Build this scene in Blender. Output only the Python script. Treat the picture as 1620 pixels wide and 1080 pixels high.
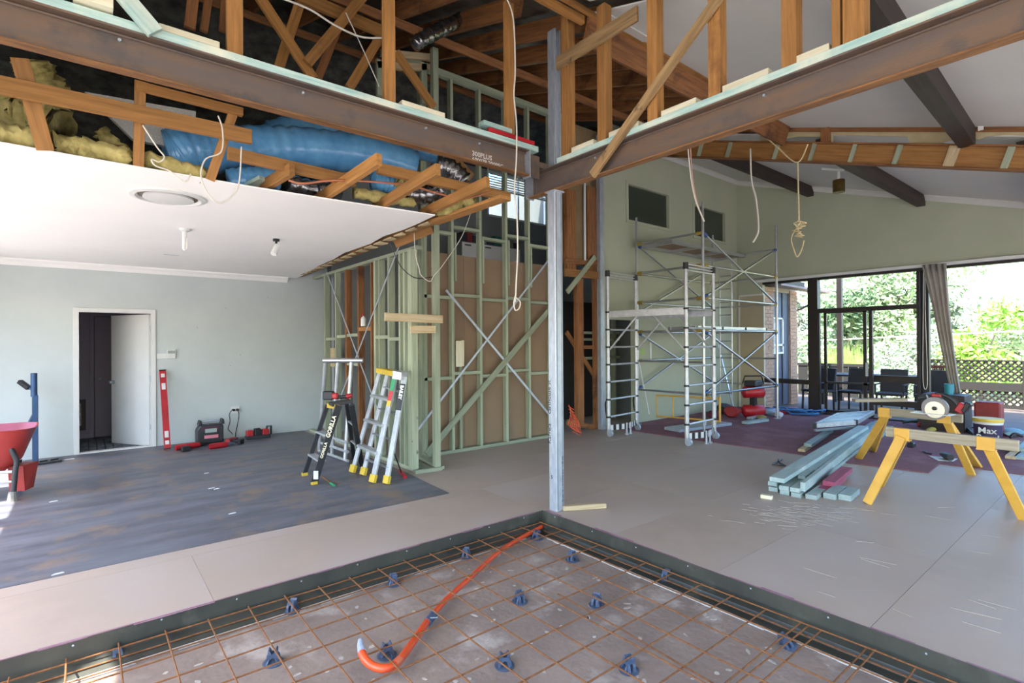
import bpy, bmesh, math, random
from mathutils import Vector as V, Matrix
random.seed(7)
S = bpy.context.scene
for o in list(bpy.data.objects): bpy.data.objects.remove(o, do_unlink=True)
COL = S.collection

# ---------------------------------------------------------------- camera
FPX, EYE, YAW, PIT, ROLL = 830.27, 1.56, .8894, .0028, -.0066
fw = V((math.cos(YAW)*math.cos(PIT), math.sin(YAW)*math.cos(PIT), math.sin(PIT)))
rt0 = V((math.sin(YAW), -math.cos(YAW), 0)); up0 = rt0.cross(fw)
c_, s_ = math.cos(ROLL), math.sin(ROLL)
rt = rt0*c_ + up0*s_; upv = up0*c_ - rt0*s_
cd = bpy.data.cameras.new('camera'); cam = bpy.data.objects.new('camera', cd); COL.objects.link(cam)
cd.sensor_width = 36; cd.lens = 36*FPX/1620; cd.clip_start = .05; cd.clip_end = 400
cam.matrix_world = Matrix(((rt.x, upv.x, -fw.x, 0), (rt.y, upv.y, -fw.y, 0), (rt.z, upv.z, -fw.z, EYE), (0, 0, 0, 1)))
S.camera = cam

# ---------------------------------------------------------------- world, sun, exposure
S.view_settings.view_transform = 'Standard'; S.view_settings.look = 'None'
S.view_settings.gamma = 1; S.view_settings.use_curve_mapping = False
S.view_settings.exposure = .66
w = bpy.data.worlds.new('world'); S.world = w; w.use_nodes = True
nt = w.node_tree; sky = nt.nodes.new('ShaderNodeTexSky'); sky.sky_type = 'NISHITA'
sky.sun_disc = False; sky.sun_elevation = math.radians(57); sky.sun_rotation = math.radians(250); sky.air_density = 1.0; sky.dust_density = 2.2
hs = nt.nodes.new('ShaderNodeHueSaturation'); hs.inputs['Saturation'].default_value = 1.3
nt.links.new(sky.outputs[0], hs.inputs['Color']); nt.links.new(hs.outputs[0], nt.nodes['Background'].inputs[0])
nt.nodes['Background'].inputs[1].default_value = .85
ld = bpy.data.lights.new('sun', 'SUN'); ld.energy = 13; ld.angle = .0093; ld.color = (1, .95, .87)
so = bpy.data.objects.new('sun', ld); COL.objects.link(so); so.location = (-8, 0, 12)
sun_dir = V((.50, .17, -.84))      # travels towards +x, down
so.rotation_euler = (-sun_dir).to_track_quat('Z', 'Y').to_euler()
def portal(name, loc, rot, sx, sy):
    l = bpy.data.lights.new(name, 'AREA'); l.shape = 'RECTANGLE'; l.size = sx; l.size_y = sy; l.cycles.is_portal = True
    o = bpy.data.objects.new(name, l); COL.objects.link(o); o.location = loc; o.rotation_euler = rot
portal('portal_left', (-1.75, 3.4, 1.5), (0, -math.pi/2, 0), 2.4, 12)
portal('portal_behind', (3, -2.45, 1.3), (math.pi/2, 0, 0), 17, 2.3)
portal('portal_right', (12.3, 1.6, 1.4), (0, math.pi/2, 0), 2.8, 8)

# ---------------------------------------------------------------- pixel rays onto real planes (camera survey of the room)
def ray(x, y): return fw + rt*((x-810)/FPX) + upv*((540-y)/FPX)
EY = V((0, 0, EYE))
def G(x, y, z=0): r = ray(x, y); return EY + r*((z-EYE)/r.z)
def PX(x, y, X): r = ray(x, y); return EY + r*(X/r.x)
def PY(x, y, Y): r = ray(x, y); return EY + r*(Y/r.y)
ROOFK = .317
def roofz(Y, dz=0): return 5.42 + ROOFK*(Y-6.32) + dz

# ---------------------------------------------------------------- materials
def lin(c):
    if isinstance(c, str): c = [int(c[i:i+2], 16)/255 for i in (0, 2, 4)]
    return tuple(((x/12.92) if x <= .04045 else ((x+.055)/1.055)**2.4) for x in c) + (1,)
def mat(name, c1, c2=None, rough=.6, metal=0, scale=6, stretch=(1, 1, 1), lo=.35, hi=.65, bump=0, bscale=None, c3=None, s3=3, lo3=.55, hi3=.7, detail=5, spec=.5, trans=0, alpha=1, emit=None, estr=0, coat=0, rvar=0):
    m = bpy.data.materials.new(name); m.use_nodes = True; n = m.node_tree; N = n.nodes; L = n.links
    b = N['Principled BSDF']; b.inputs['Roughness'].default_value = rough; b.inputs['Metallic'].default_value = metal
    b.inputs['Base Color'].default_value = lin(c1); b.inputs['Specular IOR Level'].default_value = spec
    b.inputs['Transmission Weight'].default_value = trans; b.inputs['Alpha'].default_value = alpha; b.inputs['Coat Weight'].default_value = coat
    if emit: b.inputs['Emission Color'].default_value = lin(emit); b.inputs['Emission Strength'].default_value = estr
    if c2 or bump:
        tc = N.new('ShaderNodeTexCoord'); oi = N.new('ShaderNodeObjectInfo'); ml = N.new('ShaderNodeVectorMath'); ml.operation = 'SCALE'
        cx = N.new('ShaderNodeCombineXYZ')
        for k in range(3): L.new(oi.outputs['Random'], cx.inputs[k])
        L.new(cx.outputs[0], ml.inputs[0]); ml.inputs['Scale'].default_value = 37
        ad = N.new('ShaderNodeVectorMath'); ad.operation = 'ADD'; L.new(tc.outputs['Object'], ad.inputs[0]); L.new(ml.outputs[0], ad.inputs[1])
        mp = N.new('ShaderNodeMapping'); mp.inputs['Scale'].default_value = stretch; L.new(ad.outputs[0], mp.inputs[0])
        nz = N.new('ShaderNodeTexNoise'); nz.inputs['Scale'].default_value = scale; nz.inputs['Detail'].default_value = detail; nz.inputs['Roughness'].default_value = .62
        L.new(mp.outputs[0], nz.inputs[0])
        if c2:
            mr = N.new('ShaderNodeMapRange'); mr.inputs[1].default_value = lo; mr.inputs[2].default_value = hi; L.new(nz.outputs[0], mr.inputs[0])
            mx = N.new('ShaderNodeMix'); mx.data_type = 'RGBA'; mx.inputs[6].default_value = lin(c1); mx.inputs[7].default_value = lin(c2)
            L.new(mr.outputs[0], mx.inputs[0]); out = mx.outputs[2]
            if c3:
                n2 = N.new('ShaderNodeTexNoise'); n2.inputs['Scale'].default_value = s3; n2.inputs['Detail'].default_value = 6; n2.inputs['Roughness'].default_value = .6; L.new(ad.outputs[0], n2.inputs[0])
                m2 = N.new('ShaderNodeMapRange'); m2.inputs[1].default_value = lo3; m2.inputs[2].default_value = hi3; L.new(n2.outputs[0], m2.inputs[0])
                x2 = N.new('ShaderNodeMix'); x2.data_type = 'RGBA'; x2.inputs[7].default_value = lin(c3); L.new(out, x2.inputs[6]); L.new(m2.outputs[0], x2.inputs[0]); out = x2.outputs[2]
            if stretch[0] < 1 and stretch[1] > 3:      # each stick of timber a little lighter or darker than the next
                hv = N.new('ShaderNodeHueSaturation'); mv = N.new('ShaderNodeMapRange'); mv.inputs[3].default_value = .82; mv.inputs[4].default_value = 1.14
                L.new(oi.outputs['Random'], mv.inputs[0]); L.new(mv.outputs[0], hv.inputs['Value']); L.new(out, hv.inputs['Color']); out = hv.outputs[0]
            L.new(out, b.inputs['Base Color'])
        if rvar:
            mq = N.new('ShaderNodeMapRange'); mq.inputs[3].default_value = rough-rvar; mq.inputs[4].default_value = rough+rvar; L.new(nz.outputs[0], mq.inputs[0]); L.new(mq.outputs[0], b.inputs['Roughness'])
        if bump:
            bp = N.new('ShaderNodeBump'); bp.inputs['Strength'].default_value = bump; bp.inputs['Distance'].default_value = .01
            if bscale:
                n3 = N.new('ShaderNodeTexNoise'); n3.inputs['Scale'].default_value = bscale; n3.inputs['Detail'].default_value = 4; L.new(mp.outputs[0], n3.inputs[0]); L.new(n3.outputs[0], bp.inputs['Height'])
            else: L.new(nz.outputs[0], bp.inputs['Height'])
            L.new(bp.outputs[0], b.inputs['Normal'])
    return m
GR = (.6, 9, 9)      # grain along local x
m_oran = mat('orange_hardwood', 'a8773f', '89602e', .7, scale=4, stretch=GR, bump=.15, c3='6b4422', s3=2.2, lo3=.6, hi3=.75)
m_oran_d = mat('dark_orange_hardwood', '986538', '704828', .75, scale=4, stretch=GR, bump=.15, c3='4b2a18', s3=2.2)
m_green = mat('treated_pine_green', 'a6ad92', '8f9a82', .75, scale=3, stretch=GR, bump=.12, c3='5f604a', s3=11, lo3=.68, hi3=.73)
m_teal = mat('treated_pine_blue', 'b7cfc4', '8fb4ae', .75, scale=4, stretch=GR, bump=.1, c3='cfd3bd', s3=2, lo3=.5, hi3=.65)
m_pale = mat('pale_pine', 'cdbd98', 'b39c76', .75, scale=4, stretch=GR, bump=.1)
m_cream = mat('cream_pine', 'dfdcc4', 'cfc9a8', .75, scale=4, stretch=GR, bump=.1)
m_weath = mat('weathered_pine', 'a5875c', '7e6542', .8, scale=4, stretch=GR, bump=.2, c3='4f4233', s3=5, lo3=.62, hi3=.7)
m_steel = mat('rusty_steel', '6a605a', '786352', .55, .3, scale=2.2, stretch=(.6, 3, 5), lo=.4, hi=.6, bump=.12, bscale=40, c3='5a5552', s3=4)
m_rustfl = mat('rust_flange', '93693f', '6b4c33', .7, .15, scale=7, stretch=(.6, 4, 4), bump=.1)
m_galv = mat('galvanised_steel', 'b9c1ca', 'a3adb7', .4, .45, scale=9, stretch=(1, 3, 3), bump=.04)
m_alu = mat('aluminium', 'c3c5c6', 'aeb2b5', .33, .85, scale=12, stretch=(.4, 5, 5))
m_white = mat('white_plaster', 'f5f4f0', 'f1f0ec', .85, scale=1.2, bump=.02)
m_ceil2 = mat('grey_white_plaster', 'd5d4ce', 'cfcec8', .85, scale=1.2)
m_wallb = mat('pale_grey_wall_paint', 'c3cbc8', 'bcc5c2', .7, scale=1.5, bump=.03)
m_wallg = mat('sage_wall_paint', 'aeb29b', 'a8ad95', .75, scale=1.2, bump=.03)
m_trim = mat('white_gloss_trim', 'd8dad6', 'd2d4d0', .45, scale=3)
m_dark = mat('dark_brown_timber', '3d302a', '2b221f', .6, scale=3, stretch=GR)
m_frame = mat('dark_bronze_frame', '2c2523', '241f1e', .45, .2, scale=5)
m_black = mat('black_plastic', '1c1c1f', rough=.45)
m_red = mat('red_plastic', 'b5202a', '9c1a22', .4, scale=5)
m_brd = mat('particle_board', 'b0a092', 'a9998b', .52, scale=2.2, bump=.05, bscale=60, c3='b5a9a1', s3=1.1, lo3=.45, hi3=.7, rvar=.15, spec=.45)
m_dkfl = mat('dark_adhesive_floor', '54565f', '71747e', .5, scale=2.2, stretch=(.5, 2.2, 1), lo=.38, hi=.66, bump=.1, bscale=30, c3='7f6f64', s3=3.2, lo3=.52, hi3=.68, rvar=.12)
m_carp = mat('maroon_carpet', '8a5c62', '7a4f56', .95, scale=30, bump=.3, bscale=200, c3='997077', s3=1.5, lo3=.5, hi3=.7)
m_slab = mat('old_concrete', '9b8c81', '85776e', .9, scale=2.6, bump=.5, bscale=25, c3='b3aaa1', s3=3, lo3=.55, hi3=.68)
m_memb = mat('black_membrane', '2f302b', '414239', .45, scale=2.5, bump=.25, bscale=12, c3='626358', s3=1.6, lo3=.58, hi3=.75)
m_poly = mat('polythene_edge', 'cfd2cf', 'b9bdb8', .35, scale=9)
m_rebar = mat('rusty_rebar', '8a5c34', '6f4526', .85, scale=30, bump=.3)
m_insul = mat('yellow_insulation', 'cfc07e', 'a09458', 1, scale=9, bump=.9, c3='716631', s3=5)
m_blue = mat('blue_duct_sleeve', '6fb0de', '5596cb', .25, scale=4, bump=.5, bscale=14, coat=.3)
m_foil = mat('silver_foil', 'b9b9b9', '77777a', .22, .95, scale=6, bump=1, bscale=18)
m_sark = mat('dark_foil_sarking', '6e6e68', '3f3d39', .4, .3, scale=5, bump=.8, bscale=7)
m_gyp = mat('brown_board_back', '8d765d', '84705a', .85, scale=2)
m_glass = mat('glass', 'ffffff', rough=.02, trans=1); m_glass.node_tree.nodes['Principled BSDF'].inputs['IOR'].default_value = 1.0
m_pink = mat('magenta_membrane_edge', 'a3808f', '8f6577', .8, scale=8)
m_orp = mat('orange_pipe', 'e0572c', 'd04a22', .35, scale=8)
m_rope = mat('natural_rope', 'd6c79c', 'c3b283', .9, scale=40)
m_cable = mat('white_cable', 'd4cfc2', rough=.5)
m_yel = mat('yellow_paint', 'e3b24c', 'd6a240', .5, scale=6, c3='c9924a', s3=7, lo3=.66, hi3=.74)
m_fibre = mat('yellow_fibreglass', 'd8bb3c', 'cbaa35', .5, scale=6)

# ---------------------------------------------------------------- builders
W = {}     # world matrices of parents
def tag(o, label=None, cat=None, group=None, kind=None):
    if label: o['label'] = label
    if cat: o['category'] = cat
    if group: o['group'] = group
    if kind: o['kind'] = kind
    return o
def link(o, Mw, parent):
    COL.objects.link(o)
    if parent is not None:
        o.parent = parent; o.matrix_basis = W[parent.name].inverted() @ Mw
    else: o.matrix_basis = Mw
    W[o.name] = Mw
    return o
def empty(name, loc=(0, 0, 0), rz=0, label=None, cat=None, group=None, kind=None):
    o = bpy.data.objects.new(name, None); o.empty_display_size = .1
    link(o, Matrix.Translation(V(loc)) @ Matrix.Rotation(rz, 4, 'Z'), None)
    return tag(o, label, cat, group, kind)
def frame(a, b, up=(0, 0, 1)):
    x = (V(b)-V(a)).normalized(); u = V(up)
    if abs(x.dot(u)) > .98: u = V((0, 1, 0)) if abs(x.y) < .9 else V((1, 0, 0))
    y = u.cross(x).normalized(); z = x.cross(y)
    return Matrix(((x.x, y.x, z.x), (x.y, y.y, z.y), (x.z, y.z, z.z)))
class MB:
    def __init__(s): s.bm = bmesh.new()
    def _hull(s, vs, faces):
        q = [s.bm.verts.new(v) for v in vs]
        for f in faces: s.bm.faces.new([q[i] for i in f])
    def box(s, c, d, R=None):
        c = V(c); x, y, z = d[0]/2, d[1]/2, d[2]/2
        vs = [V((a*x, b*y, e*z)) for a in (-1, 1) for b in (-1, 1) for e in (-1, 1)]
        if R is not None: vs = [R @ v for v in vs]
        s._hull([c+v for v in vs], [(0, 1, 3, 2), (4, 6, 7, 5), (0, 4, 5, 1), (2, 3, 7, 6), (0, 2, 6, 4), (1, 5, 7, 3)]); return s
    def bb(s, x0, x1, y0, y1, z0, z1): return s.box(((x0+x1)/2, (y0+y1)/2, (z0+z1)/2), (abs(x1-x0), abs(y1-y0), abs(z1-z0)))
    def bar(s, a, b, w, h, up=(0, 0, 1)):
        a, b = V(a), V(b); return s.box((a+b)/2, ((b-a).length, w, h), frame(a, b, up))
    def prism(s, pts, vec):
        vec = V(vec); p = [s.bm.verts.new(V(q)) for q in pts]; r = [s.bm.verts.new(V(q)+vec) for q in pts]; n = len(p)
        s.bm.faces.new(p[::-1]); s.bm.faces.new(r)
        for i in range(n): s.bm.faces.new((p[i], p[(i+1) % n], r[(i+1) % n], r[i]))
        return s
    def tube(s, pts, r, seg=8, cap=True):
        pts = [V(p) for p in pts]; n = len(pts); rings = []
        rr = r if isinstance(r, (list, tuple)) else [r]*n
        prev = None
        for i, p in enumerate(pts):
            t = (pts[min(i+1, n-1)]-pts[max(i-1, 0)]).normalized()
            if prev is None: u = t.orthogonal().normalized()
            else: u = (prev - t*prev.dot(t)); u = u.normalized() if u.length > 1e-6 else t.orthogonal().normalized()
            prev = u; v = t.cross(u)
            rings.append([s.bm.verts.new(p+(u*math.cos(2*math.pi*k/seg)+v*math.sin(2*math.pi*k/seg))*rr[i]) for k in range(seg)])
        for i in range(n-1):
            for k in range(seg): s.bm.faces.new((rings[i][k], rings[i][(k+1) % seg], rings[i+1][(k+1) % seg], rings[i+1][k]))
        if cap: s.bm.faces.new(rings[0][::-1]); s.bm.faces.new(rings[-1])
        return s
    def cyl(s, a, b, r, r2=None, seg=12): return s.tube([a, b], [r, r if r2 is None else r2], seg)
    def ball(s, c, r, sc=(1, 1, 1), sub=2, jit=0):
        q = bmesh.ops.create_icosphere(s.bm, subdivisions=sub, radius=1)
        for v in q['verts']:
            j = 1+random.uniform(-jit, jit); v.co = V(c)+V((v.co.x*sc[0], v.co.y*sc[1], v.co.z*sc[2]))*r*j
        return s
    def lathe(s, prof, c=(0, 0, 0), seg=20, R=None):
        rings = []; c = V(c)
        for (r, z) in prof:
            ring = []
            for k in range(seg):
                v = V((r*math.cos(2*math.pi*k/seg), r*math.sin(2*math.pi*k/seg), z)); ring.append(s.bm.verts.new(c+(R @ v if R is not None else v)))
            rings.append(ring)
        for i in range(len(prof)-1):
            for k in range(seg): s.bm.faces.new((rings[i][k], rings[i][(k+1) % seg], rings[i+1][(k+1) % seg], rings[i+1][k]))
        s.bm.faces.new(rings[0][::-1]); s.bm.faces.new(rings[-1]); return s
    def make(s, name, m, parent=None, label=None, cat=None, group=None, kind=None, smooth=False, origin=None, bev=0):
        bm = s.bm; bmesh.ops.recalc_face_normals(bm, faces=bm.faces)
        if origin is None:
            xs = [v.co for v in bm.verts]; origin = V(((min(v.x for v in xs)+max(v.x for v in xs))/2, (min(v.y for v in xs)+max(v.y for v in xs))/2, min(v.z for v in xs)))
        bmesh.ops.translate(bm, verts=bm.verts, vec=-V(origin))
        me = bpy.data.meshes.new(name); bm.to_mesh(me); bm.free(); me.materials.append(m)
        if smooth:
            for p in me.polygons: p.use_smooth = True
            if smooth != 'all': me.set_sharp_from_angle(angle=.7)
        o = bpy.data.objects.new(name, me); link(o, Matrix.Translation(V(origin)), parent)
        if bev: b = o.modifiers.new('b', 'BEVEL'); b.width = bev; b.segments = 1; b.limit_method = 'ANGLE'
        return tag(o, label, cat, group, kind)
def piece(name, a, b, w_, h, m, parent=None, label=None, cat=None, group=None, kind=None, up=(0, 0, 1), bev=.002):
    """one straight timber / bar with its grain along its own x axis; w_ across, h along up"""
    a, b = V(a), V(b); bm = MB(); bm.box((0, 0, 0), ((b-a).length, w_, h)); me = bpy.data.meshes.new(name)
    bmesh.ops.recalc_face_normals(bm.bm, faces=bm.bm.faces)
    bm.bm.to_mesh(me); bm.bm.free(); me.materials.append(m)
    o = bpy.data.objects.new(name, me); link(o, Matrix.Translation((a+b)/2) @ frame(a, b, up).to_4x4(), parent)
    if bev: bv = o.modifiers.new('b', 'BEVEL'); bv.width = bev; bv.segments = 1
    return tag(o, label, cat, group, kind)
def copy_tree(o, parent=None, Mw=None):
    c = o.copy(); COL.objects.link(c)
    if parent is not None: c.parent = parent; W[c.name] = W[parent.name] @ c.matrix_basis
    else: c.matrix_basis = Mw; W[c.name] = Mw
    for ch in list(o.children): 
        if ch.name in W: copy_tree(ch, c)
    return c
def text(name, body, size, m, o, xdir, ydir, parent, ext=.0008, bold=0):
    cu = bpy.data.curves.new(name, 'FONT'); cu.body = body; cu.size = size; cu.extrude = ext; cu.offset = bold; cu.resolution_u = 2
    t = bpy.data.objects.new('tmp', cu); COL.objects.link(t); dg = bpy.context.evaluated_depsgraph_get()
    me = bpy.data.meshes.new_from_object(t.evaluated_get(dg)); bpy.data.objects.remove(t); me.materials.append(m)
    x = V(xdir).normalized(); y = V(ydir); y = (y-x*y.dot(x)).normalized(); z = x.cross(y)
    q = bpy.data.objects.new(name, me); o = V(o)
    return link(q, Matrix(((x.x, y.x, z.x, o.x), (x.y, y.y, z.y, o.y), (x.z, y.z, z.z, o.z), (0, 0, 0, 1))), parent)
def smooth_path(pts, n=6):
    pts = [V(p) for p in pts]; out = []
    for i in range(len(pts)-1):
        p0, p1, p2, p3 = pts[max(i-1, 0)], pts[i], pts[i+1], pts[min(i+2, len(pts)-1)]
        for k in range(n):
            t = k/n; out.append(.5*((2*p1)+(-p0+p2)*t+(2*p0-5*p1+4*p2-p3)*t*t+(-p0+3*p1-3*p2+p3)*t**3))
    return out+[pts[-1]]

# ================================================================= SETTING
PXE, PYE, PZ = 3.29, 3.625, -.165        # pit edges and depth
XW, XR, YL, YB, YG = -1.8, 12.1, 9.78, -2.6, 6.35
fb = MB()
fb.bb(XW, PXE, PYE, YL+.1, -.12, -.021); fb.bb(PXE, XR+.1, YB, 10.6, -.12, -.021); fb.bb(-1.2, 1.9, YL+.1, 11.6, -.12, -.004)
floor = fb.make('floor', m_brd, kind='structure')
def sheets(x0, x1, y0, y1, off):
    y = y0; r = 0
    while y < y1-.01:
        yb = min(y+.9, y1); x = x0-((off+r*1.8) % 3.6)
        while x < x1-.01:
            xa, xb = max(x, x0), min(x+3.6, x1)
            if xb-xa > .02: piece('floor_sheet', (xa+.001, (y+yb)/2, -.0105), (xb-.001, (y+yb)/2, -.0105), yb-y-.003, .0195, m_brd, floor, bev=0)
            x += 3.6
        y += .9; r += 1
sheets(XW, PXE, PYE, YL, 1.2); sheets(PXE, XR, YB, 10.6, 2.2)
# dark adhesive-stained area left where the old covering was
p = MB(); p.prism([(XW, 4.715, .0002), (.9, 4.70, .0002), (2.93, 4.66, .0002), (2.97, 5.3, .0002), (3.0, 5.62, .0002), (3.04, YL-.005, .0002), (XW, YL-.005, .0002)], (0, 0, .0025)); p.make('floor_covering', m_dkfl, kind='structure')
# carpet in the far room
cpts = [G(x, y) for x, y in ((1007, 683), (1100, 696), (1200, 710), (1265, 719), (1344, 733), (1469, 748.5), (1486.7, 734), (1620, 751))]
cpts = [V((7.27, 6.2, 0))]+cpts+[V((8.1, .1, 0)), V((8.3, YB+.1, 0)), V((XR-.02, YB+.1, 0)), V((XR-.02, YG-.02, 0)), V((7.4, YG-.02, 0))]
p = MB(); p.prism([(q.x, q.y, .0005) for q in cpts], (0, 0, .009)); p.make('carpet', m_carp, label='worn maroon carpet covering the far room up to a ragged cut edge', cat='carpet')
# pit: walls of black membrane, splayed footing, old slab
p = MB()
p.prism([(XW, PYE, 0), (XW, PYE, -.3), (XW, PYE-.09, -.3), (XW, PYE-.09, PZ+.002), (XW, PYE-.005, -.1), (XW, PYE-.004, .004)], (PXE-XW, 0, 0))
p.prism([(PXE, YB, .004), (PXE-.004, YB, .004), (PXE-.006, YB, -.1), (PXE-.05, YB, -.125), (PXE-.06, YB, PZ+.01), (PXE-.13, YB, PZ+.003), (PXE-.13, YB, -.3), (PXE, YB, -.3)], (0, PYE-YB, 0))
p.make('pit_edge', m_memb, kind='structure')
p = MB()
for i in range(26):
    xa = XW+.2*i; 
    if xa+.2 < PXE: p.bb(xa, xa+.2, PYE-random.uniform(-.012, .012)-.002, PYE+random.uniform(.012, .02), .0003, .0022)
for i in range(31):
    ya = YB+.2*i; p.bb(PXE-.004, PXE+random.choice((.012, .02, .035 if 1.0 < ya < 3.6 else .01)), ya, ya+.2, .0003, .0022)
p.make('pit_trim', m_pink, kind='structure')
p = MB(); p.bb(XW, PXE-.12, YB, PYE-.08, -.3, PZ); p.make('pit_floor', m_slab, kind='structure')
p = MB()
for i in range(60):
    ya = YB+.1*i; p.bb(PXE-.145-random.uniform(0, .012), PXE-.128, ya, ya+.103, PZ+.0005, PZ+.006+random.uniform(0, .003))
for i in range(48):
    xa = XW+.1*i
    if xa < 3.1: p.bb(xa, xa+.103, PYE-.1-random.uniform(.0, .02), PYE-.088, PZ+.0005, PZ+.005)
p.make('pit_lining', m_poly, kind='structure')
# clouts along the membrane
p = MB()
for i in range(13):
    p.ball((XW+.18+.39*i, PYE-.006, -.018+random.uniform(-.004, .004)), .006, (1, .5, 1), 1)
for i in range(14):
    p.ball((PXE-.007, YB+.2+.45*i, -.018+random.uniform(-.004, .004)), .006, (.5, 1, 1), 1)
p.make('pit_clouts', m_galv, kind='structure')

# ---- left wall with the open door
dx0, dx1, dz1 = -.085, .775, 2.05
p = MB(); p.bb(XW, dx0, YL, YL+.1, 0, 4.0).bb(dx1, 3.6, YL, YL+.1, 0, 4.0).bb(dx0, dx1, YL, YL+.1, dz1, 4.0)
wl = p.make('wall_left', m_wallb, kind='structure')
p = MB(); t_ = .06
p.bb(dx0-t_, dx0+.003, YL-.018, YL+.118, 0, dz1+t_).bb(dx1-.003, dx1+t_, YL-.018, YL+.118, 0, dz1+t_).bb(dx0-t_, dx1+t_, YL-.0185, YL+.1185, dz1-.003, dz1+t_+.001)
p.make('trim_1', m_trim, kind='structure', bev=.004)
p = MB(); p.bb(dx0, dx1, YL-.01, YL+.11, 0, .018); p.make('trim_2', m_trim, kind='structure')
def door(name, hinge, ang, w_, h, m, knob_side=-1):
    o = empty(name, hinge, ang, kind='structure')
    p = MB(); p.bb(0, w_, -.019, .019, .008, h); 
    lf = p.make('door_leaf', m, None); return o, lf
def place(o, parent): o.parent = parent; W[o.name] = W[parent.name] @ o.matrix_basis
d1, lf = door('door_1', (dx1-.01, YL+.08, 0), math.radians(122), .83, dz1-.012, m_trim)
place(lf, d1)
for s in (-1, 1):
    p = MB(); p.lathe([(.028, 0), (.028, .006), (.012, .008), (.012, .035), (.026, .045), (.027, .06), (.018, .07), (0.001, .072)], (0, 0, 0), 16)
    k = p.make('door_knob', m_galv, None, label='round chrome door knob', smooth=True, origin=(0, 0, 0)); k.matrix_basis = Matrix.Translation((.77, .019*s, .98)) @ Matrix.Rotation(-s*math.pi/2, 4, 'X'); place(k, d1)
for z in (.25, 1.0, 1.78):
    p = MB(); p.cyl((-.004, 0, z), (-.004, 0, z+.09), .007); h = p.make('hinge', m_galv, None); place(h, d1)
# room behind the open door
m_hall = mat('mauve_grey_paint', '8f8792', '8a8290', .8, scale=2)
m_hfl = mat('hall_tile', '6d747c', '4f565e', .6, scale=9, lo=.45, hi=.55)
p = MB(); p.bb(-1.2, -1.1, YL+.1, 11.5, 0, 2.6).bb(1.8, 1.9, YL+.1, 11.5, 0, 2.6).bb(-1.2, .1, 11.4, 11.5, 0, 2.6).bb(.98, 1.9, 11.4, 11.5, 0, 2.6).bb(.1, .98, 11.4, 11.5, 2.06, 2.6).bb(-1.2, 1.9, YL+.1, 11.5, 2.6, 2.7)
p.make('wall_hallway', m_hall, kind='structure')
p = MB(); p.bb(.04, .1, 11.385, 11.41, 0, 2.12).bb(.98, 1.04, 11.385, 11.41, 0, 2.12).bb(.04, 1.04, 11.384, 11.41, 2.06, 2.12).bb(-1.1, .04, 11.388, 11.4, 0, .08); p.make('trim_3', m_hall, kind='structure', bev=.003)
d2 = empty('door_2', (.1, 11.42, 0), 0, kind='structure'); p = MB(); p.bb(.11, .97, 11.405, 11.44, .01, 2.05); p.make('door_leaf', m_hall, d2)
p = MB(); p.cyl((.18, 11.405, 1), (.18, 11.36, 1), .012).ball((.18, 11.345, 1), .028); p.make('door_knob', m_galv, d2, label='round chrome door knob', smooth=True)
hf = MB(); hf.bb(-1.1, 1.8, YL+.1, 11.4, -.004, .0005); hfl = hf.make('floor_hallway', m_black, kind='structure')
p = MB(); n = 0
for i in range(28):
    for j in range(15):
        x, y = -1.08+.1*i+.05, YL+.13+.1*j+.05
        p.bb(x-.042, x+.042, y-.042, y+.042, .0005, .004)
p.make('mosaic_tiles', m_hfl, hfl, kind='stuff')

# ---- window wall on the left, and the glazed side behind the viewer (both out of frame, they let the daylight in)
p = MB(); p.bb(XW-.12, XW, 3.1, YL+.1, 2.28, 6.6).bb(XW-.12, XW, 9.1, YL+.1, 0, 2.45).bb(XW-.12, XW, 5.9, 6.1, 0, 2.45).bb(XW-.12, XW, 2.97, 3.1, 0, 4.4).bb(XW-.12, XW, YB, 2.97, 3.25, 4.4).bb(XW-.12, XW, YB, YB+.3, -.3, 2.45)
p.make('wall_window_side', m_wallb, kind='structure')
p = MB()
for (a, b) in ((6.1, 9.1), (3.1, 5.9), (YB+.3, 2.97)):
    p.bb(XW-.09, XW-.03, a, a+.05, -.02, 2.45).bb(XW-.09, XW-.03, b-.05, b, -.02, 2.45).bb(XW-.09, XW-.03, (a+b)/2-.03, (a+b)/2+.03, 0, 2.45).bb(XW-.089, XW-.031, a, b, 2.4, 2.45).bb(XW-.089, XW-.031, a, b, -.02, .04)
p.make('window_1', m_frame, kind='structure')
p = MB(); p.bb(XW, 4.2, YB-.1, YB, 2.3, 3.3).bb(4.2, 4.6, YB-.1, YB, 0, 3.3).bb(4.6, XR, YB-.1, YB, 2.3, 3.3).bb(8.3, 8.6, YB-.1, YB, 0, 2.3); p.make('wall_back', m_wallg, kind='structure')

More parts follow.
